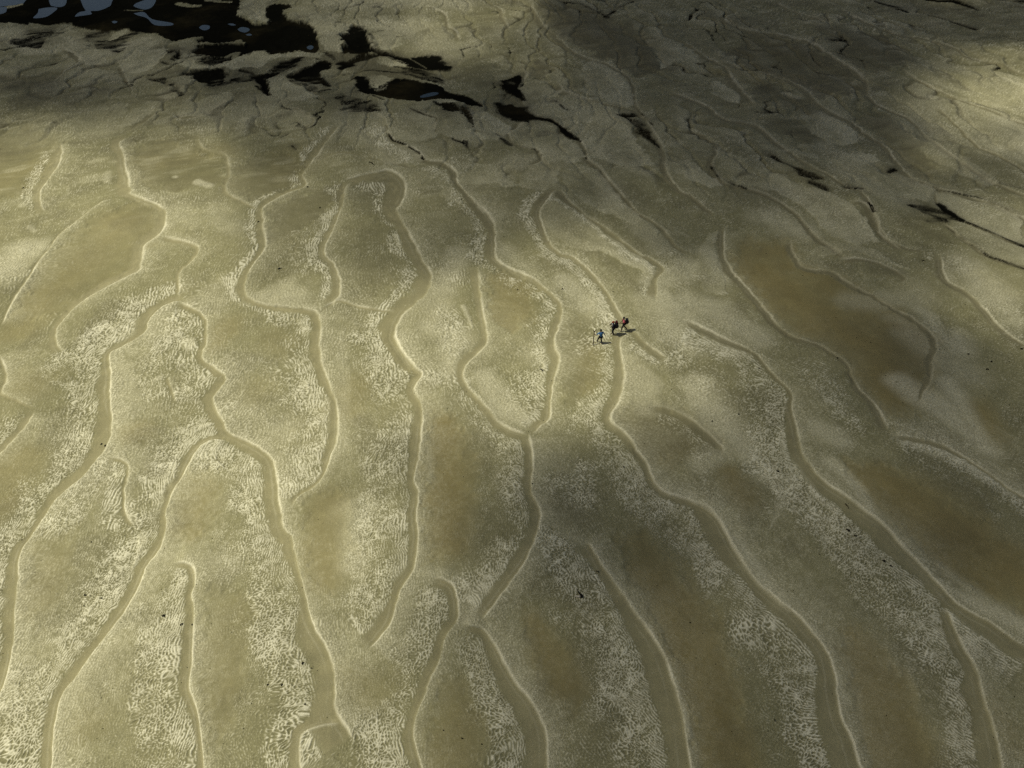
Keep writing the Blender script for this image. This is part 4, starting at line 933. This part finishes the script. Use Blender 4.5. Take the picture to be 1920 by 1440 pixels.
tau = np.clip((tau - 0.05) * mx * 1.0, 0, 5)
thick = tau / SIG * math.sin(R(SUN_EL))
on = thick > 0.05
thick = np.where(on, thick, 0)
bump = 1.5 * vnoise(CX, CY, 12.0, 63) * on
cmv, cmi_b, cmi_t = [], {}, {}
for j in range(CX.shape[0]):
    for i in range(CX.shape[1]):
        if on[j, i]:
            cmi_b[(j, i)] = len(cmv); cmv.append((CX[j, i] - off, CY[j, i], CA - 0.35 * thick[j, i]))
            cmi_t[(j, i)] = len(cmv); cmv.append((CX[j, i] - off, CY[j, i], CA + 0.65 * thick[j, i]))
        else:
            near = on[max(0, j - 1):j + 2, max(0, i - 1):i + 2].any()
            if near:
                cmi_b[(j, i)] = cmi_t[(j, i)] = len(cmv); cmv.append((CX[j, i] - off, CY[j, i], CA))
cmf = []
for j in range(CX.shape[0] - 1):
    for i in range(CX.shape[1] - 1):
        ks = [(j, i), (j, i + 1), (j + 1, i + 1), (j + 1, i)]
        if any(on[k] for k in ks):
            t4 = [cmi_t[k] for k in ks]; b4 = [cmi_b[k] for k in ks][::-1]
            cmf.append(t4); cmf.append(b4)
cme = bpy.data.meshes.new("shade_cloud")
cme.from_pydata(cmv, [], cmf)
cme.update()
cmat = bpy.data.materials.new("cloud_vapour"); cmat.use_nodes = True
nt = cmat.node_tree; nt.nodes.clear()
pv = N(nt, "ShaderNodeVolumePrincipled")
pv.inputs["Color"].default_value = (0.8, 0.8, 0.8, 1)
pv.inputs["Density"].default_value = SIG
pv.inputs["Anisotropy"].default_value = 0.3
oo = N(nt, "ShaderNodeOutputMaterial"); lk(nt, pv.outputs[0], oo.inputs["Volume"])
cme.materials.append(cmat)
cmat.volume_intersection_method = 'ACCURATE' if hasattr(cmat, "volume_intersection_method") else None
shade_cloud = bpy.data.objects.new("shade_cloud", cme)
col.objects.link(shade_cloud)
tag(shade_cloud, kind="structure")

# ------------------------------------------------------------------ helpers for the things on the sand
def zat(x, y):
    px, py = topix(x, y)
    c = int(np.clip(round((px - xs_px[0]) / STEP), 0, NC - 1)); r = int(np.clip(round((ys_px[0] - py) / STEP), 0, NR - 1))
    return float(Z[r, c])


def simple_mat(name, c, rough=0.8, spec=0.2, var=0.25, scale=20.0):
    m, nt, b = new_mat(name)
    tcn = N(nt, "ShaderNodeTexCoord").outputs["Object"]
    nz = noise_(nt, tcn, scale, 3)
    lo = tuple(v * (1 - var) for v in c); hi = tuple(min(1, v * (1 + var)) for v in c)
    lk(nt, mixc(nt, nz, lo, hi), b.inputs["Base Color"])
    b.inputs["Roughness"].default_value = rough
    b.inputs["Specular IOR Level"].default_value = spec
    return m


M_SKIN = simple_mat("skin", (0.10, 0.045, 0.027), 0.6, 0.3, 0.1)
M_HAIR = simple_mat("black_hair", (0.008, 0.007, 0.006), 0.6)
M_BLUE = simple_mat("blue_shirt_cloth", (0.055, 0.16, 0.34), 0.85)
M_PINK = simple_mat("pink_shirt_cloth", (0.62, 0.15, 0.17), 0.85)
M_DARK = simple_mat("dark_cloth", (0.012, 0.014, 0.022), 0.9, 0.1)
M_NAVY = simple_mat("navy_trouser_cloth", (0.010, 0.012, 0.018), 0.9, 0.1)
M_PACK = simple_mat("black_nylon", (0.010, 0.010, 0.013), 0.7, 0.2)
M_RED = simple_mat("dark_red_cloth", (0.055, 0.008, 0.010), 0.9, 0.1)
M_CAP = simple_mat("rust_cap_cloth", (0.20, 0.050, 0.018), 0.85)
M_PALE = simple_mat("pale_scarf_cloth", (0.55, 0.53, 0.55), 0.85)
M_WOOD = simple_mat("weathered_wood", (0.050, 0.030, 0.014), 0.9, 0.1, 0.4)
M_DWOOD = simple_mat("dark_wood", (0.010, 0.008, 0.005), 0.9, 0.1, 0.4)
M_BLEACH = simple_mat("bleached_wood", (0.50, 0.45, 0.33), 0.9, 0.1, 0.25)
M_WEED = simple_mat("rotting_weed", (0.008, 0.007, 0.004), 0.95, 0.05, 0.5)
M_EYE = simple_mat("eye_white", (0.6, 0.6, 0.58), 0.4)
M_SHOE = simple_mat("dark_rubber", (0.012, 0.011, 0.010), 0.8)
M_LIP = simple_mat("lips", (0.13, 0.04, 0.035), 0.6)


def add_skin(name, verts, edges, radii, mat, parent, root=0, sub=1):
    me = bpy.data.meshes.new(name)
    me.from_pydata([tuple(v) for v in verts], edges, [])
    o = bpy.data.objects.new(name, me)
    col.objects.link(o)
    md = o.modifiers.new("skin", 'SKIN')
    md.use_smooth_shade = True
    if not me.skin_vertices: me.skin_vertices.new()
    sv = me.skin_vertices[0].data
    for i, r_ in enumerate(radii):
        sv[i].radius = (r_, r_) if isinstance(r_, (int, float)) else r_
        sv[i].use_root = (i == root)
    if sub:
        sb = o.modifiers.new("subsurf", 'SUBSURF'); sb.levels = sub; sb.render_levels = sub
    # bake the grown surface into the mesh itself
    dg = bpy.context.evaluated_depsgraph_get()
    baked = bpy.data.meshes.new_from_object(o.evaluated_get(dg))
    o.modifiers.clear()
    o.data = baked
    baked.name = name
    for p in baked.polygons: p.use_smooth = True
    baked.materials.clear(); baked.materials.append(mat)
    if parent: o.parent = parent
    return o


def link_bm(name, bm, mat, parent, smooth=True):
    me = bpy.data.meshes.new(name)
    bmesh.ops.recalc_face_normals(bm, faces=bm.faces)
    bm.to_mesh(me); bm.free()
    if smooth:
        for p in me.polygons: p.use_smooth = True
    me.materials.append(mat)
    o = bpy.data.objects.new(name, me)
    col.objects.link(o)
    if parent: o.parent = parent
    return o


def blob(name, c, s, mat, parent, rot=None, noise=0.0, sub=3):
    bm = bmesh.new()
    bmesh.ops.create_icosphere(bm, subdivisions=sub, radius=1.0)
    for v in bm.verts:
        k = 1 + noise * random.uniform(-1, 1)
        v.co = Vector((v.co.x * s[0] * k, v.co.y * s[1] * k, v.co.z * s[2] * k))
        if rot: v.co = rot @ v.co
        v.co += Vector(c)
    return link_bm(name, bm, mat, parent)


def rbox(name, c, s, mat, parent, bev=0.04, rot=None):
    bm = bmesh.new()
    bmesh.ops.create_cube(bm, size=1.0)
    for v in bm.verts: v.co = Vector((v.co.x * s[0], v.co.y * s[1], v.co.z * s[2]))
    bmesh.ops.bevel(bm, geom=bm.edges[:], offset=bev, segments=3, affect='EDGES', profile=0.6)
    for v in bm.verts:
        if rot: v.co = rot @ v.co
        v.co += Vector(c)
    return link_bm(name, bm, mat, parent)


def root_empty(name, loc, rz=0.0):
    e = bpy.data.objects.new(name, None)
    e.empty_display_size = 0.3
    e.location = loc; e.rotation_euler = (0, 0, rz)
    col.objects.link(e)
    return e


V = Vector


def person(px, py, heading, J, shirt, trousers, label, headwear=None, hair=True, scarf=False):
    """J: joints in local metres, x forward, y to the person's left, z up"""
    gx, gy_ = ground(px, py); gx, gy_ = float(gx), float(gy_)
    root = root_empty("person", (gx, gy_, zat(gx, gy_)), heading)
    tag(root, label, "person", "walkers crossing the sand flats")
    pel, chest, neck, head = V(J['pel']), V(J['chest']), V(J['neck']), V(J['head'])
    fwd = V((1, 0, 0))
    vs, es, rs = [], [], []

    def a(p, r_, pr=None):
        vs.append(V(p)); rs.append(r_)
        if pr is not None: es.append((pr, len(vs) - 1))
        return len(vs) - 1
    i_p = a(pel, 0.125); i_b = a((pel + chest) / 2, 0.115, i_p); i_c = a(chest, 0.135, i_b)
    i_n = a(neck, 0.055, i_c)
    i_j = a(head + V((0.005, 0, -0.055)), 0.072, i_n); i_h = a(head + V((0, 0, 0.035)), 0.096, i_j); i_t = a(head + V((-0.005, 0, 0.10)), 0.060, i_h)
    a(head + V((0.105, 0, -0.015)), 0.014, i_j)                       # nose
    for s, k in ((1, 'l'), (-1, 'r')):
        sh, el, ha = V(J['sh' + k]), V(J['el' + k]), V(J['ha' + k])
        i = a(sh, 0.060, i_c); i = a(sh * 0.5 + el * 0.5, 0.046, i); i = a(el, 0.040, i); i = a(el * 0.5 + ha * 0.5, 0.036, i)
        d = (ha - el).normalized()
        i = a(ha - d * 0.02, 0.026, i); palm = a(ha + d * 0.05, 0.034, i)
        side = d.cross(V((0, 0, 1))).normalized() if abs(d.z) < 0.95 else V((0, 1, 0))
        dn = d.cross(side).normalized()
        bend = dn if dn.z < 0 else -dn
        for f, (o_, ln) in enumerate(((-0.030, 0.070), (-0.010, 0.082), (0.010, 0.076), (0.030, 0.060))):
            b0 = ha + d * 0.075 + side * o_
            q = a(b0, 0.009, palm); q = a(b0 + d * ln * 0.5 + bend * 0.012, 0.0085, q); a(b0 + d * ln * 0.75 + bend * 0.038, 0.007, q)
        q = a(ha + d * 0.04 - side * 0.045, 0.010, palm); a(ha + d * 0.075 - side * 0.058 + bend * 0.02, 0.008, q)
    for s, k in ((1, 'l'), (-1, 'r')):
        kn, an, hp = V(J['kn' + k]), V(J['an' + k]), pel + V((0, 0.09 * s, -0.04))
        i = a(hp, 0.088, i_p); i = a(hp * 0.5 + kn * 0.5, 0.076, i); i = a(kn, 0.055, i); i = a(kn * 0.45 + an * 0.55, 0.052, i); i = a(an, 0.036, i)
        a(an + V((0.13, 0.01 * s, -0.045)), 0.030, i)
    add_skin("body", vs, es, rs, M_SKIN, root)
    for s in (1, -1):
        blob("eye", head + V((0.088, 0.032 * s, 0.020)), (0.012, 0.014, 0.010), M_EYE, root, sub=1)
        blob("ear", head + V((0.0, 0.095 * s, 0.005)), (0.020, 0.012, 0.032), M_SKIN, root, sub=1)
    blob("mouth", head + V((0.086, 0, -0.060)), (0.012, 0.026, 0.008), M_LIP, root, sub=1)
    # shirt
    vs, es, rs = [], [], []
    i_p = a(pel + V((0, 0, -0.02)), 0.155); i_b = a((pel + chest) / 2, 0.142, i_p); i_c = a(chest, 0.158, i_b); a(chest * 0.35 + neck * 0.65, 0.085, i_c)
    for k in 'lr':
        sh, el, ha = V(J['sh' + k]), V(J['el' + k]), V(J['ha' + k])
        i = a(sh, 0.080, i_c); i = a(sh * 0.5 + el * 0.5, 0.064, i)
        if J.get('sleeve', 1) > 1:
            i = a(el, 0.056, i); i = a(el * 0.3 + ha * 0.7, 0.048, i)
        else:
            i = a(sh * 0.15 + el * 0.85, 0.060, i)
    add_skin("shirt", vs, es, rs, shirt, root)
    vs, es, rs = [], [], []
    i_p = a(pel + V((0, 0, 0.0)), 0.142)
    for s, k in ((1, 'l'), (-1, 'r')):
        kn, an, hp = V(J['kn' + k]), V(J['an' + k]), pel + V((0, 0.09 * s, -0.05))
        i = a(hp, 0.105, i_p); i = a(hp * 0.5 + kn * 0.5, 0.092, i); i = a(kn, 0.074, i); i = a(kn * 0.3 + an * 0.7, 0.066, i); a(kn * 0.1 + an * 0.9, 0.062, i)
        add_skin("shoe", [an + V((-0.04, 0, -0.03)), an + V((0.04, 0, -0.045)), an + V((0.15, 0.01 * s, -0.055))], [(0, 1), (1, 2)], [0.045, 0.048, 0.036], M_SHOE, root)
    add_skin("trousers", vs, es, rs, trousers, root)
    if hair:
        blob("hair", head + V((-0.018, 0, 0.055)), (0.108, 0.104, 0.098), M_HAIR, root, noise=0.04)
    if headwear:
        cap = blob("cap", head + V((-0.012, 0, 0.062)), (0.116, 0.112, 0.095), headwear, root, noise=0.02)
        rbox("brim", head + V((0.13, 0, 0.045)), (0.10, 0.14, 0.015), headwear, root, 0.006)
    if scarf:
        blob("scarf", neck + V((0.06, 0, -0.03)), (0.075, 0.09, 0.07), M_PALE, root, noise=0.06)
    return root


def backpack(pr, J, size, label, top=None):
    d = (V(J['neck']) - V(J['pel'])).normalized()
    c = (V(J['chest']) * 0.75 + V(J['pel']) * 0.25)
    loc = pr.matrix_basis @ (c + V((-0.14 - size[0] / 2, 0, -size[2] / 2)))
    root = root_empty("backpack", loc, pr.rotation_euler.z)
    tag(root, label, "backpack", "backpacks worn by the walkers")
    z = size[2] / 2
    rbox("pack_body", (0, 0, z), size, M_PACK, root, 0.07)
    rbox("pack_pocket", (-size[0] / 2 - 0.03, 0, z * 0.75), (0.10, size[1] * 0.75, size[2] * 0.5), M_PACK, root, 0.035)
    rbox("pack_lid", (0.0, 0, size[2] + 0.005), (size[0] * 1.02, size[1] * 0.95, 0.10), M_PACK, root, 0.035)
    for s in (1, -1):
        p0 = V((size[0] / 2, 0.10 * s, size[2] * 0.95)); p1 = V((size[0] / 2 + 0.16, 0.12 * s, size[2] * 1.06)); p2 = V((size[0] / 2 + 0.31, 0.12 * s, size[2] * 0.8))
        p3 = V((size[0] / 2 + 0.30, 0.13 * s, size[2] * 0.45)); p4 = V((size[0] / 2 + 0.02, 0.17 * s, size[2] * 0.15))
        add_skin("shoulder_strap", [p0, p1, p2, p3, p4], [(0, 1), (1, 2), (2, 3), (3, 4)], [0.02] * 5, M_PACK, root)
    if top:
        add_skin("bedroll", [V((0.02, -0.19, size[2] + 0.16)), V((0.02, 0, size[2] + 0.17)), V((0.02, 0.19, size[2] + 0.16))], [(0, 1), (1, 2)], [0.125, 0.135, 0.125], top, root)
    return root


# ---- the three walkers (heading: 180 degrees is to the left of the view)
J1 = dict(pel=(0, 0, 0.93), chest=(0.05, 0, 1.28), neck=(0.07, 0, 1.47), head=(0.10, 0, 1.63),
          shl=(0.06, 0.18, 1.40), ell=(0.16, 0.40, 1.14), hal=(0.30, 0.53, 1.12),
          shr=(0.03, -0.19, 1.40), elr=(-0.08, -0.36, 1.14), har=(-0.10, -0.48, 0.90),
          knl=(0.27, 0.10, 0.52), anl=(0.34, 0.12, 0.11), knr=(0.03, -0.10, 0.50), anr=(-0.22, -0.11, 0.12), sleeve=1)
w1 = person(1125.0, 643.5, R(112), J1, M_BLUE, M_NAVY, "person in a blue shirt and dark trousers walking away with a tall forked stick")
J3 = dict(pel=(0, 0, 0.93), chest=(0.06, 0, 1.27), neck=(0.10, 0, 1.46), head=(0.13, 0, 1.62),
          shl=(0.08, 0.18, 1.40), ell=(0.20, 0.22, 1.16), hal=(0.44, 0.16, 1.12),
          shr=(0.08, -0.18, 1.40), elr=(0.12, -0.26, 1.12), har=(0.30, -0.22, 0.92),
          knl=(0.20, 0.09, 0.50), anl=(0.20, 0.10, 0.10), knr=(-0.04, -0.09, 0.50), anr=(-0.36, -0.10, 0.16), sleeve=1)
w3 = person(1168.5, 620.6, R(184), J3, M_PINK, M_NAVY, "person in a pink shirt and dark trousers striding left, last of the three walkers")
J2 = dict(pel=(0, 0, 0.90), chest=(0.04, 0, 1.24), neck=(0.08, 0, 1.43), head=(0.11, 0, 1.58),
          shl=(0.07, 0.18, 1.36), ell=(0.26, 0.24, 1.18), hal=(0.36, 0.16, 1.36),
          shr=(0.07, -0.18, 1.36), elr=(0.24, -0.27, 1.16), har=(0.38, -0.10, 1.30),
          knl=(0.08, 0.08, 0.48), anl=(-0.06, 0.09, 0.11), knr=(0.06, -0.08, 0.48), anr=(0.05, -0.09, 0.10), sleeve=2)
w2 = person(1149.0, 627.5, R(190), J2, M_DARK, M_NAVY, "person in dark clothes and rust cap, hands raised, middle of the three walkers", headwear=M_CAP, scarf=True)
backpack(w2, J2, (0.27, 0.36, 0.56), "big black backpack with a dark red roll on top, worn by the middle walker", top=M_RED)
backpack(w3, J3, (0.24, 0.34, 0.50), "black backpack worn over the pink shirt of the last walker")

# the forked stick
hand = w1.matrix_basis @ (V(J1['hal']) + V((0.04, 0.03, 0)))
sx_, sy_ = ground(1111.8, 645.2); sx_, sy_ = float(sx_), float(sy_)
foot = V((sx_, sy_, zat(sx_, sy_)))
top = foot + (hand - foot) * 1.22
st = root_empty("walking_stick", foot)
tag(st, "tall bent wooden stick with a forked tip held by the walker in blue", "stick")
rel = [V((0, 0, 0)), (hand - foot) * 0.35 + V((0.03, 0, 0)), (hand - foot) * 0.7 + V((-0.015, 0, 0)), hand - foot, top - foot]
u_ = (top - foot).normalized()
pts_ = rel + [top - foot + u_ * 0.28 + V((0.16, 0, 0)), top - foot + u_ * 0.24 + V((-0.17, 0.02, 0))]
add_skin("shaft", pts_, [(0, 1), (1, 2), (2, 3), (3, 4), (4, 5), (4, 6)], [0.050, 0.048, 0.046, 0.044, 0.042, 0.026, 0.024], M_WOOD, st)


# ---- driftwood and weed lying on the flats
def twig(px0, py0, px1, py1, rad, label, mat=None, forks=1, seed=1, bend=0.12):
    rd = random.Random(seed)
    ax, ay = map(float, ground(px0, py0)); bx, by = map(float, ground(px1, py1))
    root = root_empty("driftwood_twig", (ax, ay, zat(ax, ay)))
    tag(root, label, "driftwood", "driftwood twigs on the sand")
    n = 6
    d = V((bx - ax, by - ay, 0)); L = d.length; side = V((-d.y, d.x, 0)).normalized()
    vs, es, rs = [], [], []
    for i in range(n):
        t = i / (n - 1)
        p = d * t + side * (math.sin(t * math.pi) * bend * L + rd.uniform(-1, 1) * 0.03 * L)
        p.z = zat(ax + p.x, ay + p.y) - zat(ax, ay) + rad * (0.9 + 0.5 * rd.random())
        vs.append(p); rs.append(rad * (1 - 0.55 * t) * rd.uniform(0.85, 1.15))
        if i: es.append((i - 1, i))
    for f in range(forks):
        i = rd.choice([1, 2, 3])
        q = vs[i] + d * 0.22 + side * rd.choice([-1, 1]) * L * 0.2
        q.z = vs[i].z + rad * 1.5
        vs.append(q); rs.append(rad * 0.4); es.append((i, len(vs) - 1))
    add_skin("branch", vs, es, rs, mat or M_DWOOD, root)
    return root


def weed(px, py, w_px, h_px, label, seed):
    rd = random.Random(seed)
    ax, ay = map(float, ground(px, py)); sc = scale_at(ay)
    bm = bmesh.new()
    wm = w_px * sc / 2; hm = h_px * sc / 2 / max(0.35, math.sin(math.atan2(H, ay)))
    for k in range(11):
        a_ = rd.uniform(0, 2 * math.pi); rr = rd.random() ** 0.6
        c = V((math.cos(a_) * rr * wm, math.sin(a_) * rr * hm, 0.015 + 0.03 * rd.random()))
        s_ = V((wm * rd.uniform(0.2, 0.5), hm * rd.uniform(0.15, 0.35), 0.03 + 0.03 * rd.random()))
        mt = Matrix.Translation(c) @ Matrix.Rotation(rd.uniform(0, 3.1), 4, 'Z') @ Matrix.Diagonal((s_.x, s_.y, s_.z, 1))
        g = bmesh.ops.create_icosphere(bm, subdivisions=2, radius=1.0, matrix=mt)
        for v in g['verts']: v.co += V((rd.uniform(-1, 1), rd.uniform(-1, 1), rd.uniform(-1, 1))) * 0.14 * min(s_.x, s_.y)
    o = link_bm("seaweed_clump", bm, M_WEED, None)
    o.location = (ax, ay, zat(ax, ay) - 0.01)
    tag(o, label, "seaweed", "dark seaweed clumps on the sand")
    return o


# the big piece at lower centre: branch, dark clump, bleached stub
ax, ay = map(float, ground(1090, 1116))
dw = root_empty("driftwood", (ax, ay, zat(ax, ay)))
tag(dw, "dark driftwood clump with a curved branch and a bleached stub, on ripples at lower centre", "driftwood")


def rel_(px, py, h): 
    x, y = map(float, ground(px, py)); return V((x - ax, y - ay, zat(x, y) - zat(ax, ay) + h))


add_skin("branch", [rel_(1087, 1113, .05), rel_(1085.2, 1109, .06), rel_(1083.3, 1105.5, .05), rel_(1080.3, 1102, .03)], [(0, 1), (1, 2), (2, 3)], [.045, .038, .03, .018], M_DWOOD, dw)
add_skin("dark_clump", [rel_(1087.5, 1111.5, .08), rel_(1089.6, 1114, .11), rel_(1091.6, 1117.5, .10), rel_(1093.4, 1117.8, .05), rel_(1090, 1118.8, .05)], [(0, 1), (1, 2), (2, 3), (2, 4)], [.06, .10, .10, .06, .06], M_DWOOD, dw)
add_skin("bleached_stub", [rel_(1089, 1117, .06), rel_(1085, 1117.3, .07), rel_(1081, 1116.6, .05), rel_(1077.6, 1117.2, .03)], [(0, 1), (1, 2), (2, 3)], [.09, .085, .065, .03], M_BLEACH, dw)

twig(521, 507, 529, 504, .05, "thin dark twig on the olive bar at upper left centre", seed=2)
twig(1117.5, 1068, 1123, 1071.5, .035, "short curved dark twig beside the wide channel above the driftwood", seed=3, bend=0.3)
twig(692, 307, 702, 313, .06, "dark twig on smooth sand below the small pale bank at upper centre", seed=4)
twig(1582.5, 947, 1590, 957, .04, "long thin dark twig in the channel right of the pale bank", seed=5, forks=0)
twig(1584.5, 995.5, 1590.5, 1000.5, .07, "stubby dark twig on fine ripples beside the right channel", seed=6)
twig(1599, 1006.5, 1604, 1010, .05, "small dark twig just right of the stubby twig on fine ripples", seed=7)
twig(1652, 1054.5, 1658, 1058.5, .06, "dark twig with a kink farther down the right channel edge", seed=8)
twig(1665, 1063.5, 1671, 1067, .05, "dark twig lowest of the row along the right channel edge", seed=9)
twig(1012, 686, 1018, 691, .05, "dark twig on speckled sand inside the closed oval bar", seed=10, forks=2)
twig(1585, 353, 1616, 357, .07, "long straight black seam modelled as a rod across the far right flats", seed=11, forks=0, bend=0.02)  # dark seam in the sand, built as a thin branch
twig(1627, 385, 1639, 402, .07, "black seam modelled as a rod along a bank edge at the far right", seed=12, forks=0, bend=0.03)  # another dark seam built as a branch
twig(1148, 548, 1152, 550, .03, "tiny dark twig upstream of the walkers", seed=13)
WD = [(192, 835.5, 4, 3, "dark weed clump on channel sand at far left"), (200, 838.5, 5, 4, "larger dark weed clump against the pale channel edge at far left"), (1459, 883, 5, 4, "dark weed clump among ripples at right of centre"),
      (308, 1155, 7, 5, "biggest dark weed clump on the net-like ripples at lower left"), (340.5, 1171.5, 5, 4, "dark weed clump beside the straight channel at lower left"), (359.5, 1170.5, 3, 3, "small dark weed clump inside the straight channel at lower left"),
      (569, 1247, 5, 4, "dark weed clump on bright ripples at lower left centre"), (530, 1287, 5, 4, "dark weed clump lower on the bright ripples"), (504, 1287, 4, 3, "dark weed clump left of its larger neighbour on bright ripples"),
      (573, 1322, 4, 3, "dark weed clump at the foot of the bright ripples"), (585, 1255, 3, 2, "small dark weed clump nearest the wide channel at lower left centre"), (160, 1117, 4, 3, "dark weed clump on smooth sand at left"), (192, 1123, 4, 3, "dark weed clump between smooth sand and ripples at left"),
      (173, 1019, 3, 3, "small dark weed clump on ripples at left"), (866, 1382, 4, 2.5, "dark weed clump on tan sand at bottom centre"), (903, 1392, 3, 2, "small dark weed clump at the bottom centre"), (831, 1368, 3, 2, "small dark weed clump at the left of the tan sand at bottom centre"),
      (1055, 542, 4, 3, "dark weed clump on the pale bar left of the walkers"), (998, 909, 3, 2.5, "small dark weed clump by the narrow central channel"), (1170, 871, 4, 3, "dark weed clump on speckled sand below the walkers"),
      (1424, 690, 3, 3, "dark weed clump in the narrow channel right of the walkers"), (1386, 774, 4, 2.5, "dark weed clump on the rippled bar right of centre"), (1337, 785, 3, 2.5, "small dark weed clump on the rippled bar right of the walkers"), (1571, 669, 3, 2.5, "small dark weed clump beside the brown pool"),
      (1915, 655, 5, 3, "dark weed clump at the right edge of the view"), (1857, 681, 4, 3, "dark weed clump on grey sand at far right"), (1849, 695, 6, 3, "wide dark weed clump on grey sand at far right"), (1813, 668, 4, 2.5, "dark weed clump right of the brown pool"),
      (1732, 487, 5, 3, "dark weed clump on the far bank right of the brown pool"), (43, 351, 3, 2, "tiny dark weed clump on smooth tan sand at upper left"), (577, 352, 4, 3, "dark weed clump where two far channels meet"), (484, 415, 3, 3, "dark weed clump in the narrow channel at upper left"),
      (971, 537, 3, 2, "small dark weed clump at the top of the closed oval bar"), (1296, 1162, 3, 2.5, "dark weed fleck clump on brown sand at lower right"), (1452, 1352, 3, 3, "dark weed fleck clump beside ripples at the bottom right"), (600, 390, 3, 2.5, "small dark weed clump above the pale notch at upper centre")]
for i, (a_, b_, w_, h_, lb) in enumerate(WD):
    weed(a_, b_, w_, h_, lb, 100 + i)

# fine litter nobody could count: shell grit, worm casts, weed crumbs
rd = random.Random(5)
bm = bmesh.new()
rows_ = [(1000, 900, 1900, 1440, 240), (0, 960, 640, 1440, 150), (1100, 200, 1300, 330, 90), (1560, 560, 1900, 760, 130), (1230, 300, 1560, 470, 90), (640, 240, 1000, 470, 90), (1000, 120, 1080, 180, 30), (1480, 440, 1800, 520, 60), (660, 480, 1280, 900, 90)]
for (x0, y0, x1, y1, n_) in rows_:
    for _ in range(n_):
        px_, py_ = rd.uniform(x0, x1), rd.uniform(y0, y1)
        gx_, gy_ = map(float, ground(px_, py_)); sc_ = scale_at(gy_)
        r_ = sc_ * rd.uniform(0.35, 1.05)
        mt = Matrix.Translation((gx_, gy_, zat(gx_, gy_) + 0.004)) @ Matrix.Rotation(rd.uniform(0, 3.1), 4, 'Z') @ Matrix.Diagonal((r_, r_ * rd.uniform(0.5, 1.4), min(r_, 0.03) * 0.8, 1))
        bmesh.ops.create_icosphere(bm, subdivisions=1, radius=1.0, matrix=mt)
fl = link_bm("seaweed_litter", bm, M_WEED, None)
tag(fl, "fine dark crumbs of seaweed scattered over the sand", "litter", kind="stuff")
